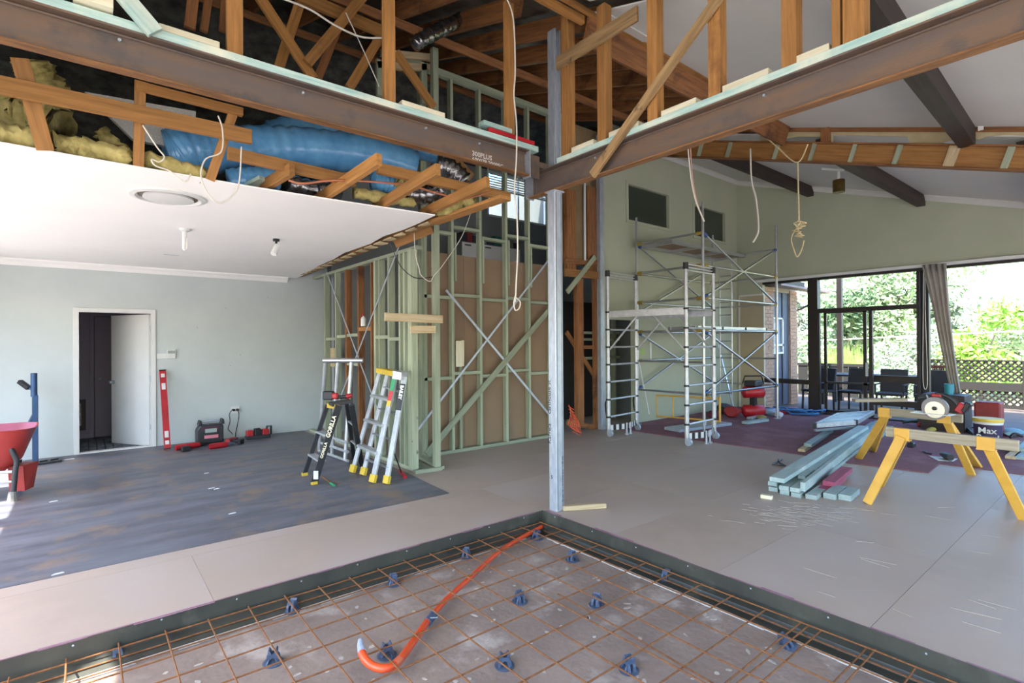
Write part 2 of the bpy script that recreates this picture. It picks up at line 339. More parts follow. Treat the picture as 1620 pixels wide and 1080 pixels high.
# ---- right side: sage wall with two high windows (Y = YG) from X 7.3 to XR
m_wo = []
wins = [(8.0, 9.33, 3.88, 4.58), (10.26, 11.55, 3.86, 4.54)]
ox0, ox1, oz1 = 7.42, 8.2, 1.98
p = MB(); T = .11
def wallX(p, x0, x1, z0, z1, holes, y0, y1):
    xs = sorted(set([x0, x1]+[h[0] for h in holes]+[h[1] for h in holes])); 
    for a, b in zip(xs, xs[1:]):
        hs = sorted([(h[2], h[3]) for h in holes if h[0] <= a+1e-6 and h[1] >= b-1e-6]); z = z0
        for h0, h1 in hs:
            if h0 > z: p.bb(a, b, y0, y1, z, h0)
            z = h1
        if z < z1: p.bb(a, b, y0, y1, z, z1)
wallX(p, 7.3, XR, 0, 5.6, wins+[(ox0, ox1, 0, oz1)], YG, YG+T)
p.make('wall_far', m_wallg, kind='structure')
for i, (a, b, c, d) in enumerate(wins):
    o = empty('window_%d' % (i+2), (a, YG, c), 0, kind='structure')
    p = MB(); f = .05
    p.bb(a-f, a+.012, YG-.02, YG+T, c-f, d+f).bb(b-.012, b+f, YG-.02, YG+T, c-f, d+f).bb(a, b, YG-.0201, YG+T, d-.012, d+f).bb(a, b, YG-.0201, YG+T, c-f, c+.012)
    p.make('window_frame', m_wallg, o, bev=.003)
    p = MB(); p.bb(a, b, YG+.05, YG+.056, c, d); p.make('pane', mat('dark_pane', '3b4238', rough=.12), o)
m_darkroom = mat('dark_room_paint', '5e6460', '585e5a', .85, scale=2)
# right wall (X = XR): solid panel by the corner, header above the glazing
zh = 2.93
p = MB(); p.bb(XR, XR+.12, 5.75, YG+T, 0, 5.6).bb(XR, XR+.12, YB, 5.75, zh, 5.6); p.make('wall_right', m_wallg, kind='structure')
p = MB(); p.bb(XR-.012, XR+.001, 5.72, 6.28, 0, 2.62); p.make('wall_panel', mat('beige_panel', 'b3a98f', 'ada389', .7, scale=2), kind='structure')
p = MB(); p.bb(XR-.02, XR, 6.28, 6.32, 0, 2.66).bb(XR-.02, XR, 5.72, 6.32, 2.62, 2.66); p.make('trim_4', m_trim, kind='structure')
p = MB(); p.bb(XR-.07, XR, YB, 5.9, zh-.02, zh+.04); p.make('trim_5', m_trim, kind='structure', bev=.006)     # blind track
# cornices
def cornice(name, a, b, n, m=m_white, s=.09):
    a, b, n = V(a), V(b), V(n); prof = [(0, 0), (0, -s), (.02, -s), (.05, -.05), (s, -.02), (s, 0)]
    up = V((0, 0, 1)); p = MB(); p.prism([a+n*u+up*v for u, v in prof], b-a); return p.make(name, m, kind='structure')
cornice('trim_6', (XW, YL, 2.75), (2.78, YL, 2.75), (0, -1, 0))
# ceiling over the left room, broken off along its front and right edge
edge = [(XW, 4.27), (-.6, 4.268), (.0, 4.30), (.66, 4.318), (1.0, 4.325), (1.4, 4.31), (1.77, 4.295), (2.2, 4.26), (2.525, 4.242)]
ed2 = [(2.56, 4.6), (2.58, 4.95), (2.56, 5.4), (2.63, 5.9), (2.62, 6.7), (2.7, 7.3), (2.74, 8.0), (2.88, 8.97), (2.95, YL)]
p = MB(); p.prism([(x, y, 2.75) for x, y in edge+ed2+[(XW, YL)]], (0, 0, .012)); p.make('ceiling', m_white, kind='structure')
# roof: sloping ceiling of the near / right rooms, sarking over the open rafters
def slope(name, x0, x1, y0, y1, dz, th, m, ridge=None, parent=None):
    p = MB(); p.prism([(x0, y0, roofz(y0, dz)), (x0, y1, roofz(y1, dz)), (x0, y1, roofz(y1, dz)+th), (x0, y0, roofz(y0, dz)+th)], (x1-x0, 0, 0)); return p.make(name, m, parent, kind='structure' if parent is None else None)
slope('ceiling_far', 7.55, XR+.12, YB, YG+T, -.03, .02, m_ceil2)
slope('ceiling_near', 3.5, 7.5, YB, 3.17, .06, .015, m_ceil2)
slope('ceiling_near_left', XW, 3.3, YB, 3.0, .06, .015, m_ceil2)
slope('roof_sarking', XW-.85, XR+.4, YB-.3, 7.3, .26, .02, m_sark)  # left eave drawn out past the wall, unseen, to cut skylight indoors
p = MB(); zr = roofz(7.3, .26); p.prism([(XW-.2, 7.28, zr), (XW-.2, 12, zr-1.5), (XW-.2, 12, zr-1.48), (XW-.2, 7.28, zr+.02)], (3.6-XW+.2, 0, 0)); p.prism([(3.6, 7.28, zr), (3.6, 9.35, zr-.66), (3.6, 9.35, zr-.64), (3.6, 7.28, zr+.02)], (XR-3.2, 0, 0)); p.make('roof_back_slope', m_sark, kind='structure')
p = MB(); p.bb(XW-.2, 3.6, 11.5, 11.6, 0, 5.2).bb(3.5, 3.6, 9.3, 11.5, 0, 5.3).bb(XW-.12, XW, YL+.1, 11.6, 2.6, 5.4).bb(8.6, 8.7, YG+T, 11.5, 0, 5.9).bb(2.9, 3.4, 10.2, 10.3, 0, 4.0); p.make('wall_roof_space', m_darkroom, kind='structure')  # wall right of the hallway is added to stop daylight leaking into the roof
# cornice of the far room along the sloping right wall
up = V((0, 0, 1)); a = V((XR, YB, roofz(YB, -.03))); b = V((XR, YG, roofz(YG, -.03)))
p = MB(); p.prism([a+V((-u, 0, 0))+up*v for u, v in ((0, .0), (0, -.1), (.02, -.1), (.05, -.055), (.09, -.02), (.09, 0))], b-a); p.make('trim_7', m_ceil2, kind='structure')
cornice('trim_8', (7.3, YG, roofz(YG, -.03)), (XR, YG, roofz(YG, -.03)), (0, -1, 0), m_ceil2, .1)
# pale scuffs and mortar splats on the old slab, dust streaks on the board floor
def splats(name, pts, m, z, parent):
    p = MB()
    for (x, y, a, b, r) in pts:
        n = 9; q = []
        for k in range(n):
            t = 2*math.pi*k/n; u, v = a*math.cos(t)*random.uniform(.7, 1.15), b*math.sin(t)*random.uniform(.7, 1.15); q.append((x+u*math.cos(r)-v*math.sin(r), y+u*math.sin(r)+v*math.cos(r), z))
        p.prism(q, (0, 0, .0016))
    return p.make(name, m, parent, kind='stuff')
pf_ = bpy.data.objects['pit_floor']
m_spl = mat('mortar_splat', 'c9c3ba', 'a89e93', .9, scale=30)
splats('mortar_splats', [(random.uniform(-.4, 3.1), random.uniform(.3, 3.4), random.uniform(.008, .03), random.uniform(.006, .014), random.uniform(0, 3)) for _ in range(190)], m_spl, PZ+.0003, pf_)
m_dust = mat('plaster_dust', 'c2b9ac', 'b3a99c', .9, scale=14)
st_ = []
for _ in range(90):
    q = G(random.gauss(1270, 50), random.gauss(812, 9)); st_.append((q.x, q.y, random.uniform(.02, .09), random.uniform(.004, .014), random.gauss(1.9, .3)))
for _ in range(24):
    q = G(random.uniform(930, 1600), random.uniform(760, 1000))
    if q.x > 3.5: st_.append((q.x, q.y, random.uniform(.02, .12), random.uniform(.001, .003), random.gauss(1.7, .4)))
splats('dust_streaks', st_, m_dust, .0003, floor)

# ================================================================= ROOF TIMBERS
rf = empty('roof_frame', (3, 5, 4.5), 0, kind='structure')
X_ = V((1, 0, 0)); Y_ = V((0, 1, 0)); Z_ = V((0, 0, 1)); NR = V((0, -ROOFK, 1)).normalized()
def rafter(x, y0, y1, dz, h=.19, w_=.045, m=m_oran_d, name='rafter'):
    c = dz+h/2; piece(name, (x, y0, roofz(y0, c)), (x, y1, roofz(y1, c)), w_, h, m, rf, up=NR)
x = -1.5
while x < 7.3:
    rafter(x, 3.28 if x > 3.3 else 3.75, 7.4, .03); x += .52
def purlin(y, x0, x1, dz, h=.09, w_=.045, m=m_oran_d, name='purlin'):
    piece(name, (x0, y, roofz(y, dz+h/2)), (x1, y, roofz(y, dz+h/2)), w_, h, m, rf, up=NR)
purlin(3.2, 3.48, 7.44, -.2, .26, .045, m_oran_d, 'edge_beam')
piece('edge_batten', (3.0, 3.14, roofz(3.14, .045)), (7.0, 3.14, roofz(3.14, .045)), .05, .03, m_oran, rf)
for y in (5.2, 7.1): purlin(y, -1.5, 7.2, -.06)
# torn plaster lip and orange edge piece over the junction
for (xa, xb, ya, yb) in ((2.55, 2.95, 2.98, 3.1), (2.95, 3.2, 3.0, 3.14), (3.5, 4.2, 3.1, 3.2)):
    p = MB(); p.prism([(xa, ya-.1, roofz(ya-.1, .045)), (xb, ya-.1, roofz(ya-.1, .045)), (xb-.06, yb, roofz(yb, .045)), ((xa+xb)/2, yb-.05, roofz(yb-.05, .045)), (xa+.05, yb, roofz(yb, .045))], (0, 0, .013)); p.make('plaster_scrap', m_ceil2, rf)
piece('edge_batten', (2.6, 3.22, roofz(3.22, -.01)), (3.45, 3.22, roofz(3.22, -.01)), .045, .07, m_oran, rf)
# exposed dark beams of the two sloping ceilings
for y in (4.72, 2.8, .85, -1.1): piece('exposed_rafter', (7.6, y+.02, roofz(y, -.15)), (XR+.02, y-.02, roofz(y, -.15)), .13, .2, m_dark, rf, label='dark-stained exposed ceiling beam')
for y in (1.25, -1.0): piece('exposed_rafter', (3.5, y-.12, roofz(y-.12, -.05)), (7.5, y+.06, roofz(y+.06, -.05)), .14, .22, m_dark, rf, label='dark-stained exposed ceiling beam')
# raking beam with cleats between near and far ceilings
rb = empty('raking_beam', (7.5, 1.5, roofz(1.5, -.27)), 0, 'long orange timber beam with pale green cleats raking under the ceiling across the right room', 'beam')
y0, y1 = YB, 5.25
piece('web_board', (7.53, y0, roofz(y0, -.27)), (7.53, y1, roofz(y1, -.27)), .05, .235, m_oran, rb, up=NR)
for dz in (-.144, -.396): piece('flange_strip', (7.51, y0, roofz(y0, dz)), (7.51, y1, roofz(y1, dz)), .1, .02, m_oran_d, rb, up=NR)
for i, (cx, cy, w_) in enumerate(((1107, 237, .05), (1152, 239, .05), (1227, 240, .045), (1284, 241, .045), (1348, 243, .045), (1419, 246, .05), (1505, 249, .1), (1594, 251, .06))):
    q = PX(cx, cy, 7.47); c = roofz(q.y, -.27)
    piece('cleat', V((7.485, q.y, c))-NR*.112, V((7.485, q.y, c))+NR*.112, w_, .035, m_pale if i == 6 else m_green, rb, up=X_)
b_ = piece('upper_batten', (7.52, YB, roofz(YB, .045)), (7.52, 4.4, roofz(4.4, .045)), .05, .07, m_oran_d, rf, up=NR)
piece('hanger_block', PX(1306, 203, 7.49), PX(1306, 226, 7.49), .1, .05, m_oran_d, rf, up=X_)
p = MB(); poly = [(1203, 204), (1440, 206), (1620, 203), (1620, 214), (1590, 213), (1560, 216), (1548, 221), (1515, 219), (1495, 224), (1486, 229), (1440, 229), (1435, 216), (1345, 214), (1318, 213), (1318, 225), (1298, 225), (1300, 216), (1262, 216), (1240, 220), (1232, 226), (1203, 226)]
pp = [PX(a, b, 7.52) for a, b in poly]; p.prism(pp, (.012, 0, 0)); p.make('torn_plaster', mat('beige_plaster', 'bfb38f', 'b0a27b', .85, scale=4), rf)
for s_ in ((1445, 185, 1470, 191), (1218, 199, 1240, 203), (1547, 190, 1556, 205)):
    p = MB(); a = PX(s_[0], s_[1], 7.47); b = PX(s_[2], s_[3], 7.47); p.bb(7.465, 7.475, a.y, b.y, a.z, b.z); p.make('plaster_scrap', m_white, rf)

# ================================================================= STEEL BEAMS AND COLUMN
def channel(name, a, b, h, fl, nrm, label):
    """parallel flange channel from a to b (bottom of web), flanges pointing along nrm"""
    a, b, nrm = V(a), V(b), V(nrm); o = empty(name, (a+b)/2, 0, label, 'steel beam'); t = .012
    d = (b-a).normalized()
    piece('web', a+Z_*h/2, b+Z_*h/2, .008, h-.02, m_steel, o)
    for z, m in ((t/2, m_rustfl), (h-t/2, m_steel)):
        piece('flange', a+nrm*(fl/2-.004)+Z_*z, b+nrm*(fl/2-.004)+Z_*z, fl, t, m, o)
    for z, k in ((t+.006, 1), (h-t-.006, -1)):   # root fillets
        piece('fillet', a+nrm*.012+Z_*z, b+nrm*.012+Z_*z, .018, .012, m_steel, o, up=(nrm+Z_*k*-1))
    return o
B1 = channel('steel_channel', (-2.0, 3.67, 3.085), (3.14, 3.67, 3.085), .235, .075, (0, -1, 0), 'rusty steel channel beam on the left carrying the treated plate and three tall studs')
B2 = channel('steel_channel', (3.425, -2.7, 2.97), (3.425, 3.87, 2.97), .23, .08, (-1, 0, 0), 'rusty steel channel beam running from the column to the upper right corner')
for (o, pt) in ((B1, (3.145, 3.63, 3.2)), ): 
    p = MB(); p.bb(3.142, 3.152, 3.6, 3.7, 3.07, 3.32); p.make('end_plate', m_galv, o)
p = MB(); p.bb(3.33, 3.43, 3.872, 3.882, 2.96, 3.2); p.make('end_plate', m_galv, B2)
p = MB(); p.bb(3.155, 3.3, 3.645, 3.655, 3.09, 3.3).bb(3.3, 3.42, 3.64, 3.7, 3.2, 3.25); p.make('joint_cleat', m_steel, B1)
for x in (.15, 1.15, 2.1, 2.62):
    p = MB(); p.cyl((x, 3.668, 3.27), (x, 3.65, 3.27), .009, seg=6); p.make('bolt', m_galv, B1)
for y in (3.05, 1.6, .3):
    p = MB(); p.cyl((3.423, y, 3.15), (3.405, y, 3.15), .009, seg=6); p.make('bolt', m_galv, B2)
m_ink = mat('white_stencil', 'c8c4bd', rough=.8)
for i, (t, px_, py_, sz) in enumerate((('300PLUS', 747, 243, .058), ('600078 200PFC', 747, 257, .052))):
    a = PY(px_, py_+1, 3.662); q = text('stencil', t, sz, m_ink, (a.x, 3.664, 3.155 if i == 0 else 3.108), X_, Z_, B1, .0006, .001)
# plates on the steel
pl = piece('top_plate', (-1.8, 3.645, 3.345), (3.25, 3.645, 3.345), .09, .05, m_teal, None, 'pale green treated plate lying along the left steel beam', 'timber', up=Z_)
piece('top_plate', (3.40, -2.5, 3.226), (3.40, 3.47, 3.226), .09, .05, m_teal, None, 'blue-green treated plate lying along the right steel beam', 'timber')
def t3(a, b, w_, h, m, label, name='packing_block', cat='timber', group=None, up=Z_): return piece(name, a, b, w_, h, m, None, label, cat, group, up=up)
zb = 3.372
for a, b, lab in ((.33, .64, 'cream packing block left of the first stud on the left beam'), (1.87, 2.25, 'cream packing block right of the middle stud on the left beam')):
    t3((a, 3.645, zb+.022), (b, 3.645, zb+.022), .07, .04, m_cream, lab)
t3((2.62, 3.63, zb+.06), (2.93, 3.63, zb+.06), .08, .04, m_teal, 'teal packing block on the red packer at the end of the left beam')
t3((2.68, 3.61, zb+.018), (3.2, 3.61, zb+.018), .03, .034, m_red, 'bright red timber packer at the end of the left beam')
zc = 3.252
g = 'cream packing blocks on the right beam'
for a, b, lab in ((3.28, 2.99, 'foot of the long diagonal brace'), (2.83, 2.45, 'second stud'), (2.36, 2.13, 'third stud at its near side'), (1.85, 1.52, 'fourth stud at its near side'), (1.37, 1.12, 'fifth stud at its near side')):
    pass
blk = [(3.29, 3.03, 'nearest the column'), (2.86, 2.56, 'behind the foot of the diagonal brace'), (2.35, 2.06, 'right of the third stud'), (1.86, 1.55, 'right of the fourth stud'), (1.38, 1.2, 'right of the fifth stud')]
for i, (a, b, lab) in enumerate(blk): t3((3.40, a, zc+.022), (3.40, b, zc+.022), .075, .042, m_cream, 'cream packing block on the right beam '+lab, group=g)
# column
co = empty('steel_column', (3.4, 3.545, 0), 0, 'square galvanised steel column with handwriting standing at the pit corner', 'column')
piece('post', (3.4, 3.545, 0), (3.4, 3.545, 2.968), .1, .1, m_galv, co, up=X_, bev=.006)
p = MB()
for z in (.05, .2, .42, .5): p.box((3.452-.1*0, 3.494, z), (.0, .0, .0))
p = MB()
for k, dx in enumerate((-.032, .03)): p.bb(3.4+dx-.003, 3.4+dx+.003, 3.4925, 3.4955, .02, 2.95)
p.make('seam_line', mat('galv_dark', '7b848d', rough=.5, metal=.6), co)
p = MB(); p.bb(3.335, 3.465, 3.48, 3.61, 2.955, 2.967); p.make('cap_plate', m_galv, co)
m_inkd = mat('marker_ink', '26262c', rough=.7)
text('handwriting', 'Karrela     carthouse st', .063, m_inkd, (3.3485, 3.565, .62), (0, 0, 1), (0, 1, 0), co, .0004)
text('stamp', '16 FEB 2021 100 x 100 SHS 3.0 GALV 16 FEB 2021', .022, m_inkd, (3.437, 3.4935, .05), (0, 0, 1), (-1, 0, 0), co, .0004, .001)
text('handwriting', 's', .07, m_inkd, (3.3485, 3.57, .3), (0, -1, 0), (0, 0, 1), co, .0004)
t3((3.43, 3.5, .024), (3.80, 3.30, .024), .07, .045, m_pale, 'short pale pine offcut lying on the floor at the foot of the column', 'timber_offcut')
bpy.data.objects['timber_offcut'].modifiers['b'].width = .008

# upper studs (gable framing)
def stud(x, y, z0, z1, w_, h, m, parent, name='stud', label=None, cat=None): return piece(name, (x, y, z0), (x, y, z1), w_, h, m, parent, label, cat, up=X_)
for x, lab in ((.73, 'leftmost orange hardwood stud standing on the left steel beam'), (1.78, 'middle orange hardwood stud standing on the left steel beam'), (2.945, 'orange hardwood stud on the left steel beam beside the red packer')):
    stud(x, 3.65, 3.372, roofz(3.65, .03), .045, .09, m_oran, None, 'upper_stud', lab, 'stud')
stud(3.0, 3.7, 3.372, roofz(3.7, .03), .045, .06, m_oran_d, None, 'upper_stud', 'dark twin stud behind the orange stud with the hanging cable', 'stud')
nm = ['first', 'second', 'third', 'fourth', 'fifth']
for i, y in enumerate((3.37, 2.94, 2.43, 1.92, 1.425)):
    stud(3.41, y, 3.252, roofz(y, .05), .09, .09, m_oran, None, 'upper_stud', 'orange hardwood stud on the right steel beam, %s from the column' % nm[i], 'stud').rotation_euler.rotate_axis('X', 0)
stud(3.41, 1.165, 3.252, roofz(1.1, .05), .045, .09, m_oran, None, 'upper_stud', 'narrow stud of the doubled pair at the right end of the right beam', 'stud')
stud(3.41, 1.075, 3.252, roofz(1.1, .05), .11, .09, m_oran, None, 'upper_stud', 'wide stud of the doubled pair at the right end of the right beam', 'stud')
gp = empty('galvanised_post', (3.5, 3.65, 3.2), 0, 'lipped galvanised steel post rising above the beam junction', 'post')
stud(3.5, 3.65, 3.2, 4.55, .09, .08, m_galv, gp, 'channel'); piece('lip', (3.475, 3.598, 3.2), (3.475, 3.598, 4.55), .012, .012, m_galv, gp, up=X_); piece('lip', (3.53, 3.598, 3.2), (3.53, 3.598, 4.55), .012, .012, m_galv, gp, up=X_)
a, b = PX(937, 277, 3.335), PX(1143, -12, 3.335); piece('diagonal_brace', a, b, .075, .03, m_weath, None, 'long weathered diagonal brace nailed across the studs and right steel beam', 'brace', up=X_).modifiers['b'].width = .002
a, b = PX(881, 101, 3.345), PX(1009, 21, 3.345); piece('nailed_plank', a, b, .12, .025, m_weath, None, 'short weathered plank nailed across the tops of two studs', 'plank', up=X_)
a, b = PY(180, -25, 3.56), PY(246, 52, 3.56); piece('loose_batten', a, b, .09, .035, m_teal, None, 'pale whitewashed batten leaning over the left steel beam', 'timber', up=Y_)
piece('timber_block', (-.05, 3.6, 3.43), (.12, 3.6, 3.43), .09, .09, m_cream, None, 'cream timber block at the top left on the left steel beam', 'timber')

# trusses and frames in the roof space behind the left beam
tr = empty('roof_truss', (1.6, 4.9, 3.6), 0, 'dark orange roof truss webs in the roof space behind the left beam', 'roof truss')
for (x0, y0, x1, y1, Y, w_) in ((407, -10, 496, 125, 4.9, .09), (578, -10, 486, 100, 4.85, .09), (482, -20, 440, 110, 5.2, .09), (540, 30, 502, 125, 5.3, .08), (470, -8, 604, 50, 5.0, .12), (603, 55, 552, 140, 5.2, .09), (626, 82, 686, 170, 5.0, .09), (306, -10, 300, 45, 4.9, .08), (330, -5, 322, 50, 5.1, .06), (355, -10, 352, 50, 5.4, .06), (712, 246, 745, 282, 5.0, .12)):
    piece('web', PY(x0, y0, Y), PY(x1, y1, Y), w_, .04, m_oran if w_ > .085 else m_oran_d, tr, up=Y_)
gf = empty('small_green_frame', (3.0, 5.6, 3.2), 0, 'small green stud frame above the left beam behind the middle stud', 'stud frame')
for (x0, y0, x1, y1) in ((600, 95, 601, 152), (596, 103, 690, 108), (615, 85, 690, 92), (670, 100, 671, 165)):
    piece('stud', PY(x0, y0, 5.75), PY(x1, y1, 5.75), .08, .045, m_green if x1-x0 < 50 else m_pale, gf, up=Y_)
# flex ducts and foil scraps under the roof
def duct(name, pts, r, m, label, cat, rib=.12, n=10):
    path = smooth_path(pts, n); rr = [r*(1+rib*math.sin(i*2.2)+random.uniform(-.03, .03)) for i in range(len(path))]
    rr[0] = r*.5; rr[-1] = r*.5
    p = MB(); p.tube(path, rr, 16); return p.make(name, m, None, label, cat, smooth='all')
duct('flexible_duct', [PY(655, 70, 4.6), PY(680, 55, 4.6), PY(705, 42, 4.7), PY(730, 30, 4.8)], .06, m_foil, 'crumpled silver duct end hanging between the rafters', 'duct', .3)

# ================================================================= CEILING EDGE FRAMING (left)
ef = empty('ceiling_frame', (1.4, 4.3, 2.75), 0, 'broken orange timber framing hanging along the torn ceiling edge', 'timber frame')
def ep(name, p0, p1, w_, h, m=m_oran, Y=4.15, Y2=None, up=Y_):
    piece(name, PY(p0[0], p0[1], Y), PY(p1[0], p1[1], Y2 or Y), w_, h, m, ef, up=up)
ep('hanger', (31, 92), (72, 238), .085, .045, m_oran, 4.15, 4.3)
ep('hanger', (222, 128), (219, 263), .06, .045, m_oran, 4.18, 4.33)
ep('hanger', (371, 172), (332, 285), .06, .045, m_oran, 4.18, 4.33)
ep('rail', (-60, 122), (398, 217), .1, .04, m_oran, 4.10)
ep('rail', (215, 135), (384, 178), .055, .045, m_oran, 4.16)
ep('rail', (-40, 200), (200, 238), .05, .04, m_oran_d, 4.5)
ep('rail', (360, 242), (562, 287), .085, .045, m_oran, 4.14)
ep('rail', (597, 266), (806, 312), .085, .045, m_oran, 4.02)
for (a, b, za, zb_) in (((600, 252), (500, 318), 2.88, 2.80), ((693, 268), (592, 330), 2.86, 2.80), ((772, 288), (668, 338), 2.88, 2.80), ((462, 268), (400, 305), 2.86, 2.80)):
    piece('joist', G(*a, za), G(*b, zb_), .045, .09, m_oran, ef)
piece('soffit_board', G(800, 312, 2.80), G(686, 352, 2.765), .12, .03, m_oran, ef)
# battens above the torn plaster's right edge and the wall plate under it
piece('wall_plate', (2.72, 4.35, 2.80), (2.98, YL-.05, 2.80), .1, .045, m_oran, ef)
for i in range(16):
    y = 4.5+i*.3; x = 2.6+.06*(i/4)
    p = MB(); a = random.uniform(.05, .12); p.prism([(x, y, 2.744), (x+a, y+.05, 2.742), (x+a*.8, y+.17, 2.744), (x+.01, y+.22, 2.744)], (0, 0, .012)); p.make('plaster_scrap', m_pale, ef)
# insulation batts
ins = []
def batt(pts, r, label, flat=.6):
    pts = [V(q)+V((0, 0, r*.55)) for q in pts]; path = smooth_path(pts, 8); p = MB(); p.tube(path, [r*random.uniform(.75, 1.2) for _ in path], 14)
    for v in p.bm.verts: v.co += V((random.uniform(-1, 1), random.uniform(-1, 1), random.uniform(-1, 1)*flat))*r*.24
    o = p.make('insulation_batt', m_insul, None, label, 'insulation', smooth='all', kind='stuff'); return o
batt([PY(-30, 222, 4.45), PY(30, 226, 4.42), PY(78, 235, 4.42)], .07, 'yellow insulation batt between ceiling and first hanger')
batt([PY(88, 235, 4.42), PY(140, 245, 4.42), PY(205, 260, 4.42)], .07, 'yellow insulation batt between first and second hangers')
batt([PY(228, 258, 4.42), PY(280, 273, 4.42), PY(325, 283, 4.42)], .055, 'thin yellow insulation batt under the blue duct')
batt([PY(-30, 165, 4.9), PY(20, 195, 4.85), PY(60, 208, 4.8), PY(95, 222, 4.75)], .14, 'large slumped yellow insulation batt at the far left')
batt([PY(50, 120, 5.1), PY(70, 150, 5.1), PY(95, 180, 5.1)], .12, 'upright yellow insulation batt behind the first hanger')
batt([PY(160, 215, 4.8), PY(185, 240, 4.75), PY(215, 262, 4.7)], .05, 'brown-yellow insulation strip beside the white panel')
batt([PY(560, 310, 4.4), PY(610, 318, 4.4), PY(655, 326, 4.4)], .05, 'torn yellow insulation above the ceiling edge')
batt([PY(690, 335, 4.25), PY(715, 335, 4.2), PY(728, 328, 4.2), PY(750, 318, 4.1)], .06, 'bright yellow insulation tuft hanging at the ceiling corner')
batt([PY(625, 290, 4.45), PY(640, 300, 4.45), PY(650, 308, 4.45)], .09, 'yellow insulation lump between blue duct and joist')
# blue sleeved ducts and silver duct
duct('insulated_duct', [PY(262, 247, 4.75), PY(275, 246, 4.75), PY(300, 238, 4.75), PY(360, 236, 4.8), PY(440, 234, 4.9), PY(520, 238, 4.9), PY(600, 250, 4.85), PY(655, 268, 4.8)], .185, m_blue, 'large blue-sleeved air duct lying behind the broken ceiling edge', 'duct', .05)
duct('insulated_duct', [PY(430, 218, 5.3), PY(470, 208, 5.3), PY(520, 205, 5.3), PY(560, 212, 5.3)], .15, m_blue, 'second blue duct behind the large one', 'duct', .05)
duct('insulated_duct', [PY(360, 288, 4.62), PY(400, 284, 4.6), PY(440, 282, 4.6)], .1, m_blue, 'small blue duct below the second rail', 'duct', .05)
duct('insulated_duct', [PY(590, 285, 4.5), PY(610, 290, 4.5), PY(632, 296, 4.5)], .09, m_blue, 'blue duct stub between the joists', 'duct', .05)
duct('insulated_duct', [PY(650, 236, 5.2), PY(680, 243, 5.1), PY(705, 252, 5.0)], .09, m_blue, 'blue duct passing behind the left beam', 'duct', .05)
duct('flexible_duct', [PY(690, 262, 4.7), PY(712, 268, 4.65), PY(735, 290, 4.6)], .11, m_foil, 'silver foil duct at the right end of the broken ceiling', 'duct', .14)
duct('flexible_duct', [PY(640, 305, 4.5), PY(670, 308, 4.45), PY(700, 300, 4.4)], .09, m_foil, 'silver foil duct between the last joists', 'duct', .16)
duct('flexible_duct', [PY(455, 290, 4.7), PY(500, 300, 4.7), PY(540, 300, 4.7)], .08, m_foil, 'silver foil duct above the middle of the ceiling edge', 'duct', .16)
m_speck = mat('speckled_foam', 'd3d3cc', 'a9a9a2', .9, scale=90, lo=.3, hi=.45)
p = MB(); pp = [PY(a, b, 4.68) for a, b in ((134, 145), (310, 176), (308, 240), (210, 220), (180, 190))]; p.prism(pp, (0, .05, 0)); p.make('foam_panel', m_speck, None, 'white speckled panel leaning in the roof space behind the hangers', 'panel')
t3(G(388, 300, 2.8), G(420, 283, 2.86), .12, .03, m_teal, 'pale green offcut resting on the ceiling edge', 'timber_offcut')
# cables hanging from the broken edge
def cable(pts, r, m, label, name='cable', cat='cable', n=8, group=None):
    p = MB(); p.tube(smooth_path(pts, n), r, 6); return p.make(name, m, None, label, cat, group, smooth='all')
cy = 4.05
cable([PY(a, b, cy) for a, b in ((226, 198), (248, 232), (260, 248), (252, 256), (240, 252), (246, 262), (268, 270), (292, 287), (302, 275))], .005, m_cable, 'white cable curled below the second hanger')
cable([PY(a, b, cy-.02) for a, b in ((345, 183), (352, 205), (350, 240), (325, 252), (318, 280), (330, 308), (346, 321), (365, 312), (378, 290), (382, 232))], .005, m_cable, 'white cable looping below the ceiling by the third hanger')
cable([PY(a, b, 4.0) for a, b in ((457, 285), (480, 290), (540, 285), (640, 292), (690, 305), (735, 314), (775, 303))], .009, mat('copper_pipe_paint', 'c98465', 'b5714f', .4, .4, scale=9), 'thin copper pipe weaving through the ceiling joists', 'copper_pipe', 'pipe')
m_gal = mat('silver_loop', 'b9b7ae', rough=.5)
cable([PY(a, b, 5.575) for a, b in ((655, 362), (657, 400), (663, 425), (666, 435), (680, 445), (687, 435), (700, 420), (730, 375), (747, 330))], .005, m_cable, 'white cable slung between the green posts')
cable([PY(a, b, 5.6) for a, b in ((615, 378), (628, 410), (640, 428), (660, 440), (690, 437))], .005, m_black, 'dark cable slung between the green studs')
cable([PY(a, b, 3.5) for a, b in ((800, -6), (812, 30), (815, 110), (813, 150), (817, 195), (817, 250), (814, 300), (818, 345), (819, 400), (817, 440), (816, 466))]+[PY(815, 478, 3.5)], .007, m_cable, 'long white cable hanging from the roof past the left beam')
cable([PY(a, b, 3.5) for a, b in ((816, 466), (813, 478), (815, 490), (821, 488), (823, 478), (817, 471))], .006, m_cable, 'small knotted loop at the end of the long hanging cable')
cable([PX(a, b, 4.5) for a, b in ((1088, 232), (1093, 280), (1100, 315), (1111, 343), (1114, 350))], .007, m_cable, 'pair of pinkish cables hanging beside the scaffold')
cable([PX(a, b, 4.52) for a, b in ((1092, 232), (1096, 285), (1103, 320), (1112, 348))], .006, mat('pink_cable', 'c99a88', rough=.5), 'second cable of the pinkish hanging pair')
cable([PX(a, b, 7.3) for a, b in ((1187, 235), (1189, 285), (1196, 315), (1200, 360), (1196, 375), (1191, 383))], .012, m_cable, 'white cable hanging under the raking beam')
cable([PY(a, b, 4.5) for a, b in ((547, 20), (575, 80), (600, 137))], .005, m_cable, 'thin grey cable crossing the roof webs')
cable([PY(a, b, 4.4) for a, b in ((440, -5), (490, 15), (530, 40), (570, 58), (604, 60))], .009, m_cable, 'white conduit curving between the truss webs')
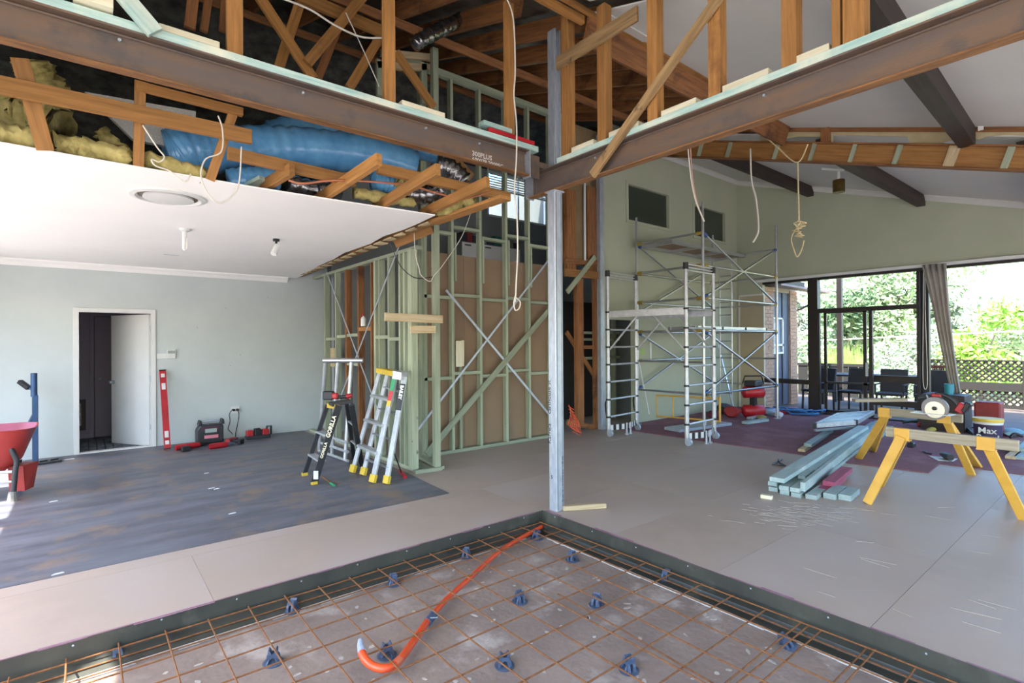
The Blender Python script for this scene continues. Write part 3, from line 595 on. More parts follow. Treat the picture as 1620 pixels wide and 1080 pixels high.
# rope from the raking beam to its tangle
cable([PX(a, b, 7.1) for a, b in ((1200, 206), (1230, 233), (1261, 257), (1278, 228))], .009, m_rope, 'string tied in a V across the raking beam', 'string', 'rope')
cable([PX(a, b, 7.1) for a, b in ((1262, 257), (1263, 300), (1264, 350))], .009, m_rope, 'string hanging down from the V to the tangle', 'string', 'rope')
pts = []
for k in range(26): pts.append(PX(1263+random.uniform(-11, 11)*(1 if k % 2 else .5), 350+k*2.1 if k < 13 else 350+(26-k)*2.0, 7.1)+V((random.uniform(-.06, .06), 0, 0)))
pts += [PX(a, b, 7.1) for a, b in ((1252, 375), (1256, 395), (1261, 406), (1268, 395), (1272, 380))]
cable(pts, .008, m_rope, 'tangled bundle of natural rope hanging in the right room', 'rope_tangle', 'rope', 5)

# ================================================================= GREEN STUD WALL (back)
gw = empty('stud_wall', (4.8, 6.36, 0), 0, 'green treated pine stud wall with steel strap braces behind the column', 'stud wall')
gx = [3.565, 4.05, 4.54, 5.03, 5.49, 5.97]
for x in gx: stud(x, 6.365, .045, 5.32, .09, .045, m_green, gw)
stud(3.61, 6.365, .045, 5.32, .09, .045, m_green, gw)
piece('bottom_plate', (3.54, 6.365, .0225), (6.05, 6.365, .0225), .09, .045, m_green, gw)
piece('top_plate', (3.0, 6.365, 5.345), (6.3, 6.365, 5.345), .09, .045, m_green, gw)
piece('top_plate', (3.0, 6.365, 5.39), (6.3, 6.365, 5.39), .09, .045, m_green, gw)
for z, zz in ((1.10, .03), (2.23, .02), (3.17, .05)):
    for i in range(5):
        o = zz*(1 if i % 2 else -1); piece('nogging', (gx[i]+.023, 6.365, z+o), (gx[i+1]-.023, 6.365, z+o), .09, .045, m_green, gw)
for i, x in enumerate(gx[1:5]): stud(x+.06, 6.37, 2.45, 3.15, .07, .035, m_green, gw, 'packer_stud')
piece('diagonal_brace', (3.6, 6.31, .05), (6.02, 6.31, 2.2), .09, .02, m_green, gw, up=Y_)
piece('strap_brace', (3.93, 6.31, 2.31), (6.03, 6.31, .25), .035, .003, m_galv, gw, up=Y_, bev=0)
piece('strap_brace', (3.47, 6.316, .39), (5.98, 6.316, 2.99), .03, .003, m_galv, gw, up=Y_, bev=0)
a, b = PY(726, 539, 6.3), PY(726, 580, 6.3); piece('nailed_block', a, b, .1, .02, m_cream, gw, up=Y_)
a, b = PY(732, 538, 6.29), PY(732, 579, 6.29); piece('nailed_block', a, b, .04, .02, m_cream, gw, up=Y_)
piece('half_stud', PY(728, 560, 6.37), PY(729, 711, 6.37), .04, .04, m_green, gw, up=Y_)
for i, (a, b) in enumerate(((3.6, 4.3), (4.3, 5.02), (5.02, 5.98))):
    p = MB(); p.bb(a+.002, b-.002, 6.415, 6.43, .05, 2.845-.01*(i % 2)); p.make('board_back', m_gyp, None, ('brown paper back of the wall board seen behind the stud wall, left sheet', 'brown paper back of the wall board seen behind the stud wall, middle sheet', 'brown paper back of wall board behind the stud wall, right sheet next to the column')[i], 'wall board', 'board sheets behind the stud wall')
piece('ledger_batten', PY(660, 560, 6.45), PY(704, 561, 6.45), .18, .02, m_pale, None, 'pale orange ply strip behind the green post', 'plywood', up=Y_)

# ================================================================= LEFT STUD WALL (between the left room and the passage)
lw = empty('stud_wall', (3.13, 7.6, 0), 0, 'mixed green and orange stud wall running back from the ladders', 'stud wall')
FX = 3.09
def ly(px_, py_=600): return PX(px_, py_, FX).y
for px_, m, w_ in ((513, m_green, .045), (530, m_green, .045), (546, m_oran_d, .07), (565.6, m_oran_d, .06), (586.5, m_oran_d, .03), (591.5, m_green, .06), (599, m_green, .03), (613.5, m_green, .045), (631, m_green, .045), (638, m_green, .045)):
    y = ly(px_); stud(FX+.045, y-w_/2, .045, 2.70, w_, .09, m, lw)
piece('bottom_plate', (FX+.045, 5.63, .0225), (FX+.045, 9.6, .0225), .09, .045, m_green, lw)
piece('top_plate', (FX+.045, 5.63, 2.722), (FX+.045, 9.35, 2.722), .09, .045, m_green, lw)
def nog(p0, p1, yy, h=.045, m=m_green): 
    z = PX((p0+p1)/2, yy, FX).z; piece('nogging', (FX+.045, ly(p0), z), (FX+.045, ly(p1), z), .09, h, m, lw)
for a in ((516, 531, 536), (533, 547, 532), (549, 566, 530), (594, 614, 533), (616, 632, 536), (549, 566, 576), (594, 614, 590)): nog(*a)
nog(568, 587, 520, .06, m_oran)
def strap(a, b): piece('strap_brace', PX(*a, FX-.004), PX(*b, FX-.004), .03, .003, m_galv, lw, up=X_, bev=0)
strap((514, 423), (600, 655)); strap((635, 380), (530, 650))
# corner posts and short return
piece('bottom_plate', (3.05, 5.64, .0225), (3.40, 5.60, .0225), .09, .045, m_green, lw)
piece('bottom_plate', (3.40, 5.6, .022), (3.52, 6.3, .022), .09, .04, m_green, lw)
stud(3.075, 5.70, .045, 2.70, .09, .09, m_green, lw, 'corner_post')
piece('floor_batten', (3.2, 5.7, .015), (3.3, 6.2, .015), .2, .025, m_green, lw)
stud(3.35, 5.62, .045, 5.2, .075, .075, m_green, None, 'tall_green_post', 'tall green treated post standing clear of the stud walls and rising to the roof', 'post')
stud(3.16, 6.1, .045, 2.7, .09, .045, m_green, lw)
a, b = PY(608.5, 501, 5.5), PY(700, 505, 5.5); piece('nailed_plank', a, b, .095, .022, m_pale, None, 'pale plank nailed across the green studs at shoulder height', 'plank', up=Y_)
a, b = PY(649, 521, 5.55), PY(689, 521, 5.55); piece('nailed_plank', a, b, .09, .022, m_pale, None, 'shorter pale plank just below the nailed one between green posts', 'plank', up=Y_)
a, b = PY(650, 378, 5.6), PY(684, 362, 5.6); piece('head_batten', a+V((0, .4, 0)), b, .1, .045, m_oran, lw, up=Y_)
p = MB(); a = PX(507, 562, 3.05); p.bb(3.3, 3.32, a.y-.2, a.y+.25, a.z-.2, a.z+.12); p.make('ply_offcut', m_pale, None, 'pale ply offcut standing behind the left end of the stud wall', 'plywood')
# glue bottle on the nogging
g0 = PX(575, 516, FX+.03)
bt = empty('glue_bottle', (g0.x, g0.y, g0.z), 0, 'small white glue bottle with a red cap on the stud wall nogging', 'bottle')
p = MB(); p.lathe([(.036, 0), (.038, .01), (.038, .10), (.03, .125), (.012, .14), (.012, .15)], g0, 16); p.make('bottle_body', m_trim, bt, smooth=True)
p = MB(); p.lathe([(.017, .148), (.015, .18), (.006, .2)], g0, 12); p.make('cap', m_red, bt, label='red cap')

# ================================================================= PASSAGE between the two walls
pw = empty('stud_frame', (6.6, 6.38, 0), 0, 'old orange hardwood doorway frame with lintel right of the column', 'stud frame')
def pst(px0, px1, y0, y1, m=m_oran_d, Y=6.38, d=.09):
    a = PY((px0+px1)/2, y0, Y); b = PY((px0+px1)/2, y1, Y); w_ = PY(px1, y0, Y).x-PY(px0, y0, Y).x
    piece('stud', (a.x, Y+.045, b.z), (a.x, Y+.045, a.z), d, w_, m, pw, up=X_)
pst(897, 911, 300, 436); pst(929, 943, 295, 430); pst(913, 923, 440, 672); pst(942, 948, 440, 676)
piece('lintel', PY(893, 431, 6.36), PY(951, 436, 6.36), .13, .05, m_oran, pw, up=Y_)
piece('lintel', PY(893, 412, 6.38), PY(945, 416, 6.38), .1, .05, m_oran_d, pw, up=Y_)
piece('brace', PY(897, 462, 6.33), PY(941, 406, 6.33), .09, .03, m_green, pw, up=Y_)
piece('brace', PY(896, 525, 6.5), PY(949, 608, 6.5), .08, .03, m_oran_d, pw, up=Y_)
piece('nogging', PY(921, 549, 6.45), PY(944, 549, 6.45), .06, .04, m_oran_d, pw, up=Y_)
piece('threshold', PY(897, 668, 6.42), PY(948, 677, 6.42), .09, .03, m_oran_d, pw, up=Y_)
p = MB(); a = PY(897, 300, 6.5); b = PY(955, 425, 6.5); p.bb(a.x-.3, b.x+.1, 6.5, 6.515, b.z, a.z+1.2); p.make('passage_board', mat('ochre_board', '9a8463', '86714f', .85, scale=3), None, 'ochre backing board above the old doorway lintel', 'wall board')
cable([PY(925, 290, 6.3), PY(925, 340, 6.3), PY(925.5, 412, 6.3)], .022, m_trim, 'white plastic pipe dropping above the old doorway', 'waste_pipe', 'pipe')
stud(7.2, 6.33, 0, 5.3, .09, .11, m_galv, None, 'galvanised_post', 'full-height galvanised steel post at the left edge of the sage wall', 'post')
# orange safety mesh heap
m_mesh = mat('orange_mesh', 'e2603a', rough=.6)
p = MB()
for k in range(7): p.tube(smooth_path([PY(900+k*1.5, 640+k*3, 6.2), PY(903+k*2, 655+k*2, 6.1), PY(900+k*3, 672+k, 6.05), PY(912+k*1.2, 682+k*.5, 6.0)], 4), .006, 4)
for k in range(9): p.tube([PY(899+k*.8, 642+k*5, 6.15), PY(908+k*1.2, 648+k*5, 6.12)], .006, 4)
p.make('safety_mesh', m_mesh, None, 'crumpled orange safety mesh at the foot of the doorway frame', 'mesh')

# ================================================================= ROOM BEHIND THE GREEN WALL
p = MB(); wx0, wx1, wz0, wz1 = PY(771, 300, 9.2).x, PY(864, 300, 9.2).x, PY(820, 350, 9.2).z, PY(820, 250, 9.2).z
def hole_wall(p):
    xs = [(3.4, wx0, 0, 5.34), (wx1, 8.7, 0, 5.34), (wx0, wx1, 0, wz0), (wx0, wx1, wz1, 5.34)]
    for a, b, c, d in xs: p.bb(a, b, 9.2, 9.3, c, d)
hole_wall(p); p.make('wall_store', mat('blue_grey_paint', '969c9b', '8d9392', .8, scale=2), kind='structure')
o = empty('window_4', (wx0, 9.2, wz0), 0, kind='structure')
p = MB(); p.bb(wx0, wx1, 9.19, 9.24, wz0, wz0+.04).bb(wx0, wx0+.04, 9.19, 9.24, wz0, wz1).bb(wx1-.04, wx1, 9.19, 9.24, wz0, wz1).bb((wx0+wx1)/2-.02, (wx0+wx1)/2+.02, 9.19, 9.24, wz0, wz1); p.make('window_frame', m_trim, o)
bz = PY(820, 304, 9.1).z; nb = int((wz1-bz)/.055)
bl = empty('venetian_blind', ((wx0+wx1)/2, 9.12, wz1), 0, 'white slatted blind half lowered over the window behind the green studs', 'blind')
sl0 = None
for k in range(nb):
    z = bz+k*.055; p = MB(); p.box(((wx0+wx1)/2, 9.12, z), (wx1-wx0, .05, .003), Matrix.Rotation(math.radians(50), 3, 'X')); p.make('slat', m_trim, bl)
p = MB(); p.bb(wx0, wx1, 9.1, 9.14, bz-.06, bz-.03); p.make('bottom_rail', m_trim, bl)
# shelf, boxes and cabinets seen through the studs
sz = PY(790, 389, 8.2).z
sx0, sx1 = PY(730, 380, 8.2).x, PY(822, 380, 8.2).x
cb = empty('storage_cabinet', ((sx0+sx1)/2, 8.4, 0), 0, 'pale storage cabinet with three doors behind the green stud wall', 'cabinet')
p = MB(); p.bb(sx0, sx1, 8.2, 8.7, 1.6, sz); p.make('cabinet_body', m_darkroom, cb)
for k in range(3):
    a = sx0+(sx1-sx0)*k/3; p = MB(); p.bb(a+.01, a+(sx1-sx0)/3-.01, 8.18, 8.2, 1.65, sz-.02); d = p.make('door', m_trim, cb)
    p = MB(); p.bb(a+.06, a+.2, 8.17, 8.18, sz-.08, sz-.06); p.make('handle', m_black, d)
x = sx0+.03; k = 0
cols = ['2a2a2e', '7d2d2c', '35343a', '8b8a86', '24364a', '1f5f52', '2a2a2e', '6d6a66', '303036', '45424a']
names = ['black', 'dark red', 'charcoal', 'grey', 'navy', 'green', 'ink-black', 'stone-grey', 'slate', 'plum-grey']
while x < sx1-.1 and k < 10:
    w_ = random.uniform(.1, .19); h = random.uniform(.1, .26); p = MB(); p.bb(x, x+w_, 8.25, 8.55, sz+.001, sz+h)
    b = p.make('box_file', mat('file_%d' % k, cols[k], rough=.7), None, '%s box file standing on the storage cabinet behind the studs, %s from the left' % (names[k], ['first', 'second', 'third', 'fourth', 'fifth', 'sixth', 'seventh', 'eighth', 'ninth', 'tenth'][k]), 'box file', 'box files on the storage cabinet'); x += w_+.012; k += 1

# ================================================================= GLAZING IN THE RIGHT WALL
wr = empty('window_5', (XR+.05, 3, 0), 0, kind='structure')
def wx(px_, yy=540, X=XR+.05): return PX(px_, yy, X)
def vbar(px0, px1, z0, z1, name='mullion', X=XR+.05, d=.08, m=m_frame, par=wr):
    a, b = wx(px0, 540, X).y, wx(px1, 540, X).y; p = MB(); p.bb(X-d/2, X+d/2, a, b, z0, z1); return p.make(name, m, par)
def hbar(px0, px1, ya, yb_, name='transom', X=XR+.05, d=.07, m=m_frame, par=wr):
    pm = (px0+px1)/2; a, b = wx(px0, 540, X).y, wx(px1, 540, X).y; z0, z1 = sorted((PX(px0, yb_, X).z, PX(px0, ya, X).z)); p = MB(); p.bb(X-d/2, X+d/2, a, b, z0, z1); return p.make(name, m, par)
vbar(1280.5, 1296, 0, zh, 'post', d=.16); vbar(1451, 1456, 0, zh, 'post'); vbar(1456, 1471, 0, zh, 'post', X=XR+.22, d=.12); vbar(1203, 1206, 0, zh)
hbar(1205, 1281, 597, 604); hbar(1296, 1452, 488.5, 495)
vbar(1375.5, 1381, 0, 2.22); hbar(1381, 1452, 593, 604, 'transom', X=XR+.3); hbar(1381, 1452, 631, 640)
vbar(1295.5, 1297.5, 0, 2.2)
p = MB(); p.bb(XR, XR+.12, YB, 5.75, -.02, .035); p.make('sill', m_frame, wr)
p = MB(); p.bb(XR, XR+.12, YB, 5.75, zh-.07, zh); p.make('head', m_frame, wr)
for i, (a, b, z0, z1) in enumerate(((1206, 1280, .04, zh-.07), (1296, 1451, 2.3, zh-.07), (1381, 1451, .04, 2.2))):
    p = MB(); p.bb(XR+.05, XR+.054, wx(b).y, wx(a).y, z0, z1); p.make('pane', m_glass, wr)
# sliding door leaf
dr = empty('door_3', (XR+.1, 4, 0), 0, kind='structure')
vbar(1304, 1308, .04, 2.2, 'stile', X=XR+.12, d=.04, par=dr); vbar(1366, 1371, .04, 2.2, 'stile', X=XR+.12, d=.04, par=dr)
p = MB(); a, b = wx(1304, 540, XR+.12).y, wx(1371, 540, XR+.12).y; p.bb(XR+.1, XR+.14, b, a, 2.14, 2.2).bb(XR+.1, XR+.14, b, a, .04, .1).bb(XR+.1, XR+.14, b, a, .66, .7); p.make('rail', m_frame, dr)
p = MB(); p.bb(XR+.118, XR+.122, b, a, .1, 2.14); p.make('pane', m_glass, dr)
p = MB(); q = wx(1373, 580, XR+.05); p.bb(XR-.02, XR+.02, q.y-.02, q.y+.02, .85, 1.12); p.make('handle', m_galv, dr, label='silver pull handle')
# gathered grey sun blind with its chain
p = MB(); L_ = [(1458, 419), (1466, 450), (1476, 490), (1486, 540), (1497, 590), (1508, 640)]; R_ = [(1497, 416), (1499, 450), (1502, 490), (1508, 540), (1515, 590), (1524, 650)]
n = 12; rows = []
for (l, r_) in zip(L_, R_):
    a, b = PX(l[0], l[1], XR-.12), PX(r_[0], r_[1], XR-.12); rows.append([p.bm.verts.new(a.lerp(b, k/n)+V((.035*math.sin(k*2.1), 0, 0))) for k in range(n+1)])
for i in range(len(rows)-1):
    for k in range(n): p.bm.faces.new((rows[i][k], rows[i][k+1], rows[i+1][k+1], rows[i+1][k]))
o = p.make('sun_blind', mat('grey_fabric', 'a9a59c', '9a968e', .85, scale=6), None, 'grey fabric blind gathered and hanging askew by the dark post', 'blind', smooth='all'); s = o.modifiers.new('s', 'SOLIDIFY'); s.thickness = .004
cable([PX(a, b, XR-.1) for a, b in ((1461, 424), (1460.5, 500), (1460, 590), (1462, 613), (1466, 613), (1467, 590), (1464, 500), (1463, 424))], .006, m_cable, 'long looped blind chain beside the dark post', 'blind_chain', 'chain')

# ================================================================= OUTSIDE
m_deck = mat('pale_paving', 'b3aca4', 'a39c94', .8, scale=3)
p = MB(); p.bb(XR+.12, 17.2, -14, 8, -.12, -.02); p.make('terrace', mat('shaded_deck', '625850', '544b45', .7, scale=3), kind='structure')  # deck colour darkened to stand for shade under the pergola roof
m_grass = mat('dry_grass', 'b9b98e', '8e9c5e', .95, scale=.6, c3='cdc6a6', s3=.3)
p = MB(); g_ = 24
vs = [[p.bm.verts.new((17.2+i*3.5, -30+j*4, -.3-.05*i+.25*math.sin(i*.9+j)+(.09*i if i > 6 else 0))) for j in range(20)] for i in range(g_)]
for i in range(g_-1):
    for j in range(19): p.bm.faces.new((vs[i][j], vs[i+1][j], vs[i+1][j+1], vs[i][j+1]))
p.make('ground', m_grass, kind='structure', smooth='all')
p = MB(); p.bb(-40, XW-.12, -30, 40, -.5, -.04).bb(XW-.12, 17, -30, YB-.1, -.5, -.04); p.make('paving_outside', m_deck, kind='structure')  # unseen ground, added pale so sunlight bounces up onto the left ceiling
# brick wing of the house
m_brick = mat('tan_brick', 'b7957b', 'a07f68', .85, scale=14); m_mort = mat('mortar', 'a59a8c', rough=.9)
wg = empty('brick_wing', (13.5, 5.85, 0), 0, 'tan brick wing of the house with a curtained window outside the glazing', 'building')
YW = 5.8
w0, w1 = PY(1224, 500, YW).x, PY(1250, 500, YW).x; wend = PY(1261, 500, YW).x; w2, w3 = PY(1226, 500, YW).x, PY(1244, 500, YW).x
wt_ = 2.85
p = MB(); p.bb(XR+.12, w0, YW+.02, YW+.2, -.02, wt_).bb(w1, wend, YW+.02, YW+.2, -.02, wt_).bb(w0, w1, YW+.1, YW+.2, -.02, .6).bb(w0, w1, YW+.02, YW+.2, wt_-.1, wt_+.2); p.make('wall_core', m_mort, wg)
bk = None; nb = 0
for r in range(33):
    z = -.02+r*.086
    for (xa, xb) in ((XR+.12, w0), (w1, wend)):
        x = xa-(.12 if r % 2 else 0)
        while x < xb:
            a, b = max(x, xa)+.004, min(x+.24, xb)-.004
            if b-a > .03: piece('brick', (a, YW+.01, z+.04), (b, YW+.01, z+.04), .03, .076, m_brick, wg, bev=0); nb += 1
            x += .24
m_cur = mat('blue_grey_curtain', '8d9aa6', '76828f', .8, scale=4)
p = MB()
for k in range(14): a = w0+(w1-w0)*k/14; p.bb(a, a+(w1-w0)/28, YW+.08, YW+.1, 2.0, wt_-.1)
p.make('curtain', m_cur, wg)
p = MB(); za, zb_, zc_ = PY(1235, 502, YW).z, PY(1235, 545, YW).z, PY(1235, 557, YW).z
p.bb(w0, w1-.3, YW+.03, YW+.07, za-.04, za).bb(w0, w1-.3, YW+.03, YW+.07, zb_-.03, zb_+.02).bb(w0, w1-.3, YW+.03, YW+.07, zc_-.04, zc_).bb(w0, w0+.05, YW+.03, YW+.07, zc_, za).bb(w1-.35, w1-.3, YW+.03, YW+.07, zc_, za); p.make('window_frame', m_trim, wg)
p = MB(); p.bb(w0, w1-.3, YW+.08, YW+.09, zc_, za); p.make('pane', mat('reflecting_pane', '8fa2b5', rough=.1), wg)
p = MB(); p.bb(w0, w1, YW+.08, YW+.1, .0, zc_-.04).bb(w1-.3, w1, YW+.05, YW+.08, 0, wt_-.1); p.make('spandrel_panel', mat('slate_panel', '4f5666', '474e5d', .6, scale=3), wg)
m_fas = mat('mauve_fascia', '8d7d80', '7f7073', .7, scale=3)
piece('fascia_beam', PY(1226, 450, YW-.2), PY(1304, 463, YW-.2), .05, .28, m_fas, wg, up=Y_)
p = MB(); p.bb(XR+.12, w0+1, YW-.3, YW+.3, 2.86, 3.0); p.make('eave', m_dark, wg)
# pergola post & rail
stud(15.5, PX(1329, 540, 15.5).y, -.02, 3.3, .12, .12, m_frame, None, 'pergola_post', 'dark square pergola post outside behind the sliding door', 'post')
piece('handrail', PX(1259, 492, 14.5), PX(1281, 482, 14.5), .04, .04, m_frame, None, 'thin dark handrail outside the left glazed panel', 'handrail')
stud(14.6, PX(1258, 540, 14.6).y, -.02, 2.0, .07, .07, m_frame, None, 'fence_post', 'thin dark post at the end of the brick wing', 'post')
# lattice balustrade
XF = 16.4
lt = empty('lattice_balustrade', (XF, 1, 0), 0, 'dark lattice balustrade in two tiers along the outside deck', 'balustrade')
y_hi, y_lo = PX(1296, 560, XF).y, -6.5
m_lat = mat('dark_lattice', '23211f', rough=.8)
ztop = PX(1545, 569, XF).z; zm1 = PX(1545, 600, XF).z; zm0 = PX(1545, 617, XF).z
p = MB(); yR = PX(1463, 560, XF).y
p.bb(XF-.03, XF+.03, y_lo, yR, ztop-.03, ztop).bb(XF-.04, XF+.03, y_lo, yR, zm0, zm1-.06).bb(XF-.04, XF+.03, y_lo, yR, -.02, .06).bb(XF-.04, XF+.03, PX(1374, 560, XF).y, PX(1262, 560, XF).y, .84, .92); p.make('rail', m_lat, lt)
for y in [y_lo+1.2*i for i in range(8)]+[yR, y_hi]:
    p = MB(); p.bb(XF-.045, XF+.045, y-.045, y+.045, -.02, ztop+(.0 if y < yR+.1 else -.2)); p.make('post', m_lat, lt)
def lattice(y0, y1, z0, z1, sp=.125):
    p = MB(); h = z1-z0; k = 0
    y = y0-h
    while y < y1:
        for sgn, xo in ((1, -.008), (-1, .008)):
            a = V((XF+xo, y, z0 if sgn > 0 else z1)); b = V((XF+xo, y+h, z1 if sgn > 0 else z0))
            t0 = max(0, (y0-y)/h); t1 = min(1, (y1-y)/h)
            if t1-t0 > .05: p.bar(a.lerp(b, t0), a.lerp(b, t1), .012, .038, up=X_) if 0 else p.box((a.lerp(b, t0)+a.lerp(b, t1))/2, ((a.lerp(b, t1)-a.lerp(b, t0)).length, .038, .012), frame(a, b, X_))
        y += sp
    p.make('lattice_slats', m_lat, lt, kind='stuff')
lattice(y_lo, yR, zm1-.02, ztop); lattice(y_lo, yR, .05, zm0)
for k in range(7):
    ya = PX(1262+16*k, 560, XF).y; yb9 = PX(1262+16*(k+1), 560, XF).y; p = MB(); p.bb(XF-.02, XF+.02, yb9+.01, ya-.01, .0, .86); p.make('panel_board', m_lat, lt)
# outdoor chairs and table
m_och = mat('charcoal_furniture', '2b2d33', '232529', .6, scale=6)
def chair():
    t = empty('outdoor_chair', (0, 0, 0))
    p = MB(); p.box((0, 0, .43), (.5, .5, .06)); p.make('seat', m_och, t, bev=.01)
    p = MB(); p.box((-.24, 0, .7), (.05, .5, .5), Matrix.Rotation(-.15, 3, 'Y')); p.make('backrest', m_och, t, bev=.01)
    for a in (-1, 1):
        for b in (-1, 1): piece('leg', (a*.22, b*.23, 0), (a*.21, b*.22, .42), .035, .035, m_och, t, up=X_)
    for b in (-1, 1): piece('armrest', (-.25, b*.25, .63), (.22, b*.25, .63), .05, .025, m_och, t); piece('arm_post', (.2, b*.25, .42), (.2, b*.25, .63), .03, .03, m_och, t, up=X_)
    return t
ch0 = chair()
chs = [(13.2, 5.0, 2.6, 'nearest the brick wing'), (13.5, 4.35, 3.0, 'left of the big dark post'), (13.5, 3.65, 3.2, 'behind the sliding door, left'), (13.6, 2.95, 3.0, 'behind the sliding door, right')]
for i, (x, y, r, lab) in enumerate(chs):
    Mw = Matrix.Translation((x, y, -.02)) @ Matrix.Rotation(r, 4, 'Z')
    if i == 0: o = ch0; o.matrix_basis = Mw; W[o.name] = Mw
    else: o = copy_tree(ch0, None, Mw)
    tag(o, 'charcoal outdoor armchair outside, '+lab, 'chair', 'outdoor chairs on the terrace')
tb = empty('outdoor_table', (14.6, 3.9, -.02), 0, 'dark outdoor dining table outside behind the chairs', 'table')
p = MB(); p.bb(14.2, 15.2, 3.3, 5.4, .7, .74); p.make('tabletop', m_och, tb)
for x in (14.3, 15.1):
    for y in (3.4, 5.3): stud(x, y, -.02, .7, .06, .06, m_och, tb, 'leg')
# slatted wooden seat on the right terrace
rs = empty('wooden_bench', (14.8, 2.0, 0), 0, 'red-brown slatted wooden bench outside right of the dark post', 'bench')
q = PX(1472, 580, 14.5); q2 = PX(1500, 580, 14.5); zt, zb2 = PX(1486, 580, 14.5).z, PX(1486, 600, 14.5).z
m_rb = mat('red_brown_slats', '5d3328', '46261e', .6, scale=5)
piece('back_rail', (14.5, q.y, zt), (14.5, q2.y, zt), .04, .05, m_rb, rs)
piece('back_rail', (14.5, q.y, zb2), (14.5, q2.y, zb2), .04, .05, m_rb, rs)
for k in range(9): y = q.y+(q2.y-q.y)*k/8; piece('slat', (14.5, y, zb2), (14.5, y, zt), .02, .025, m_rb, rs, up=X_)
for y in (q.y, q2.y): piece('leg', (14.5, y, -.02), (14.5, y, zb2), .05, .05, m_rb, rs, up=X_)
piece('seat_board', (14.3, q.y, .42), (14.3, q2.y, .42), .4, .04, m_rb, rs)
# trees
m_bark = mat('grey_bark', '8d8377', '6f665c', .9, scale=6)
lf = [mat('leaf_pale', 'b3c29a', '98ae80', .8, scale=1.5, trans=0), mat('leaf_bright', 'a2c45c', '7fa845', .8, scale=1.5), mat('leaf_grey', '9aa890', '82917a', .8, scale=1.5), mat('leaf_dark', '6f8860', '5c764e', .8, scale=1.5)]
def tree(name, base, h, rad, m, label, n=2600, blobs=9, ls=.16, low=.25, group='trees beyond the terrace'):
    t = empty(name, base, 0, label, 'tree', group); base = V(base)
    p = MB(); p.tube([base, base+V((.1, 0, h*.3)), base+V((.0, .15, h*.62))], [rad*.06, rad*.045, rad*.02], 7)
    cs = []
    for i in range(blobs):
        a = random.uniform(0, 6.28); rr_ = rad*random.uniform(.1, .7); z = h*random.uniform(low, .86)
        c = base+V((rr_*math.cos(a), rr_*math.sin(a), z)); cs.append((c, rad*random.uniform(.3, .5)))
        p.tube([base+V((0, 0, h*.3)), c], [rad*.03, rad*.008], 5)
    p.make('trunk', m_bark, t)
    vs, fs = [], []
    for i in range(n):
        c, r = random.choice(cs); d = V((random.gauss(0, 1), random.gauss(0, 1), random.gauss(0, .8))).normalized()*r*random.uniform(.55, 1.05)
        q = c+d-base; u = V((random.gauss(0, 1), random.gauss(0, 1), random.gauss(0, 1))).normalized(); v = u.orthogonal().normalized(); s = ls*random.uniform(.6, 1.3)
        k = len(vs); vs += [q-u*s, q+v*s*.45, q+u*s, q-v*s*.45]; fs.append((k, k+1, k+2, k+3))
    me = bpy.data.meshes.new('crown'); me.from_pydata([tuple(v) for v in vs], [], fs); me.materials.append(m)
    o = bpy.data.objects.new('crown', me); link(o, Matrix.Translation(base), t); return t
def tp(px_, X): q = PX(px_, 560, X); return (X, q.y, -.5)
tree('gum_tree', tp(1400, 26), 6.2, 3.2, lf[0], 'pale broad tree filling the upper glazing between the two dark posts', 5200, 16, .17, .3)
tree('gum_tree', tp(1336, 24), 4.3, 1.8, lf[3], 'darker green tree seen through the sliding door', 2600, 9, .14, .3)
tree('gum_tree', tp(1270, 30), 6.0, 2.6, lf[2], 'greyish tree between brick wing and big dark post', 2600, 9, .16, .2)
tree('gum_tree', tp(1425, 21), 2.4, 1.5, lf[2], 'dry grey shrub behind the right fixed pane', 3200, 9, .07, .1)
tree('gum_tree', tp(1553, 24), 3.6, 1.7, lf[1], 'bright green rounded tree right of the hanging blind', 3400, 10, .13, .2)
tree('gum_tree', tp(1490, 27), 4.6, 1.6, lf[2], 'thin greyish tree just behind the hanging blind', 1400, 7, .13, .3)
tree('gum_tree', tp(1610, 27), 3.2, 1.8, lf[0], 'pale tree at the right edge beyond the lattice', 2400, 9, .13, .1)
tree('gum_tree', tp(1470, 33), 3.3, 3.5, lf[0], 'low distant pale thicket behind the posts', 3600, 14, .17, .1)
tree('gum_tree', tp(1570, 34), 3.0, 4.0, lf[2], 'low distant grey-green thicket beyond the lattice', 3600, 14, .17, .1)
# clump of tall bright grass
p = MB(); 
for k in range(600):
    q = PX(random.uniform(1308, 1366), 560, 18.6)+V((random.uniform(-.4, .4), 0, 0)); h = random.uniform(.9, 1.6); l = random.uniform(-.25, .25)
    vs = [p.bm.verts.new((q.x, q.y-.012, -.2)), p.bm.verts.new((q.x, q.y+.012, -.2)), p.bm.verts.new((q.x+l*.3, q.y+l, h))]; p.bm.faces.new(vs)
p.make('reed_grass', mat('reed_green', '86a653', '6c8c42', .8, scale=3), None, 'clump of tall bright green reeds behind the sliding door', 'grass', kind='stuff')
p = MB()
for k in range(30):
    q = PX(1625+random.uniform(-6, 14), 545+random.uniform(-4, 20), 15.2); a = random.uniform(2.2, 4.0)
    p.tube([q, q+V((0, .35*abs(math.cos(a)), .3*math.sin(a)))*random.uniform(.5, 1.2)], [.012, .002], 4)
p.make('yucca', lf[3], None, 'spiky leaves poking in at the right edge above the lattice', 'plant', kind='stuff')
p = MB(); p.tube([PX(1240, 541, 20), PX(1620, 523, 20)], .02, 5); p.make('wire', m_cable, None, 'thin white line of a distant wire across the bush', 'wire')

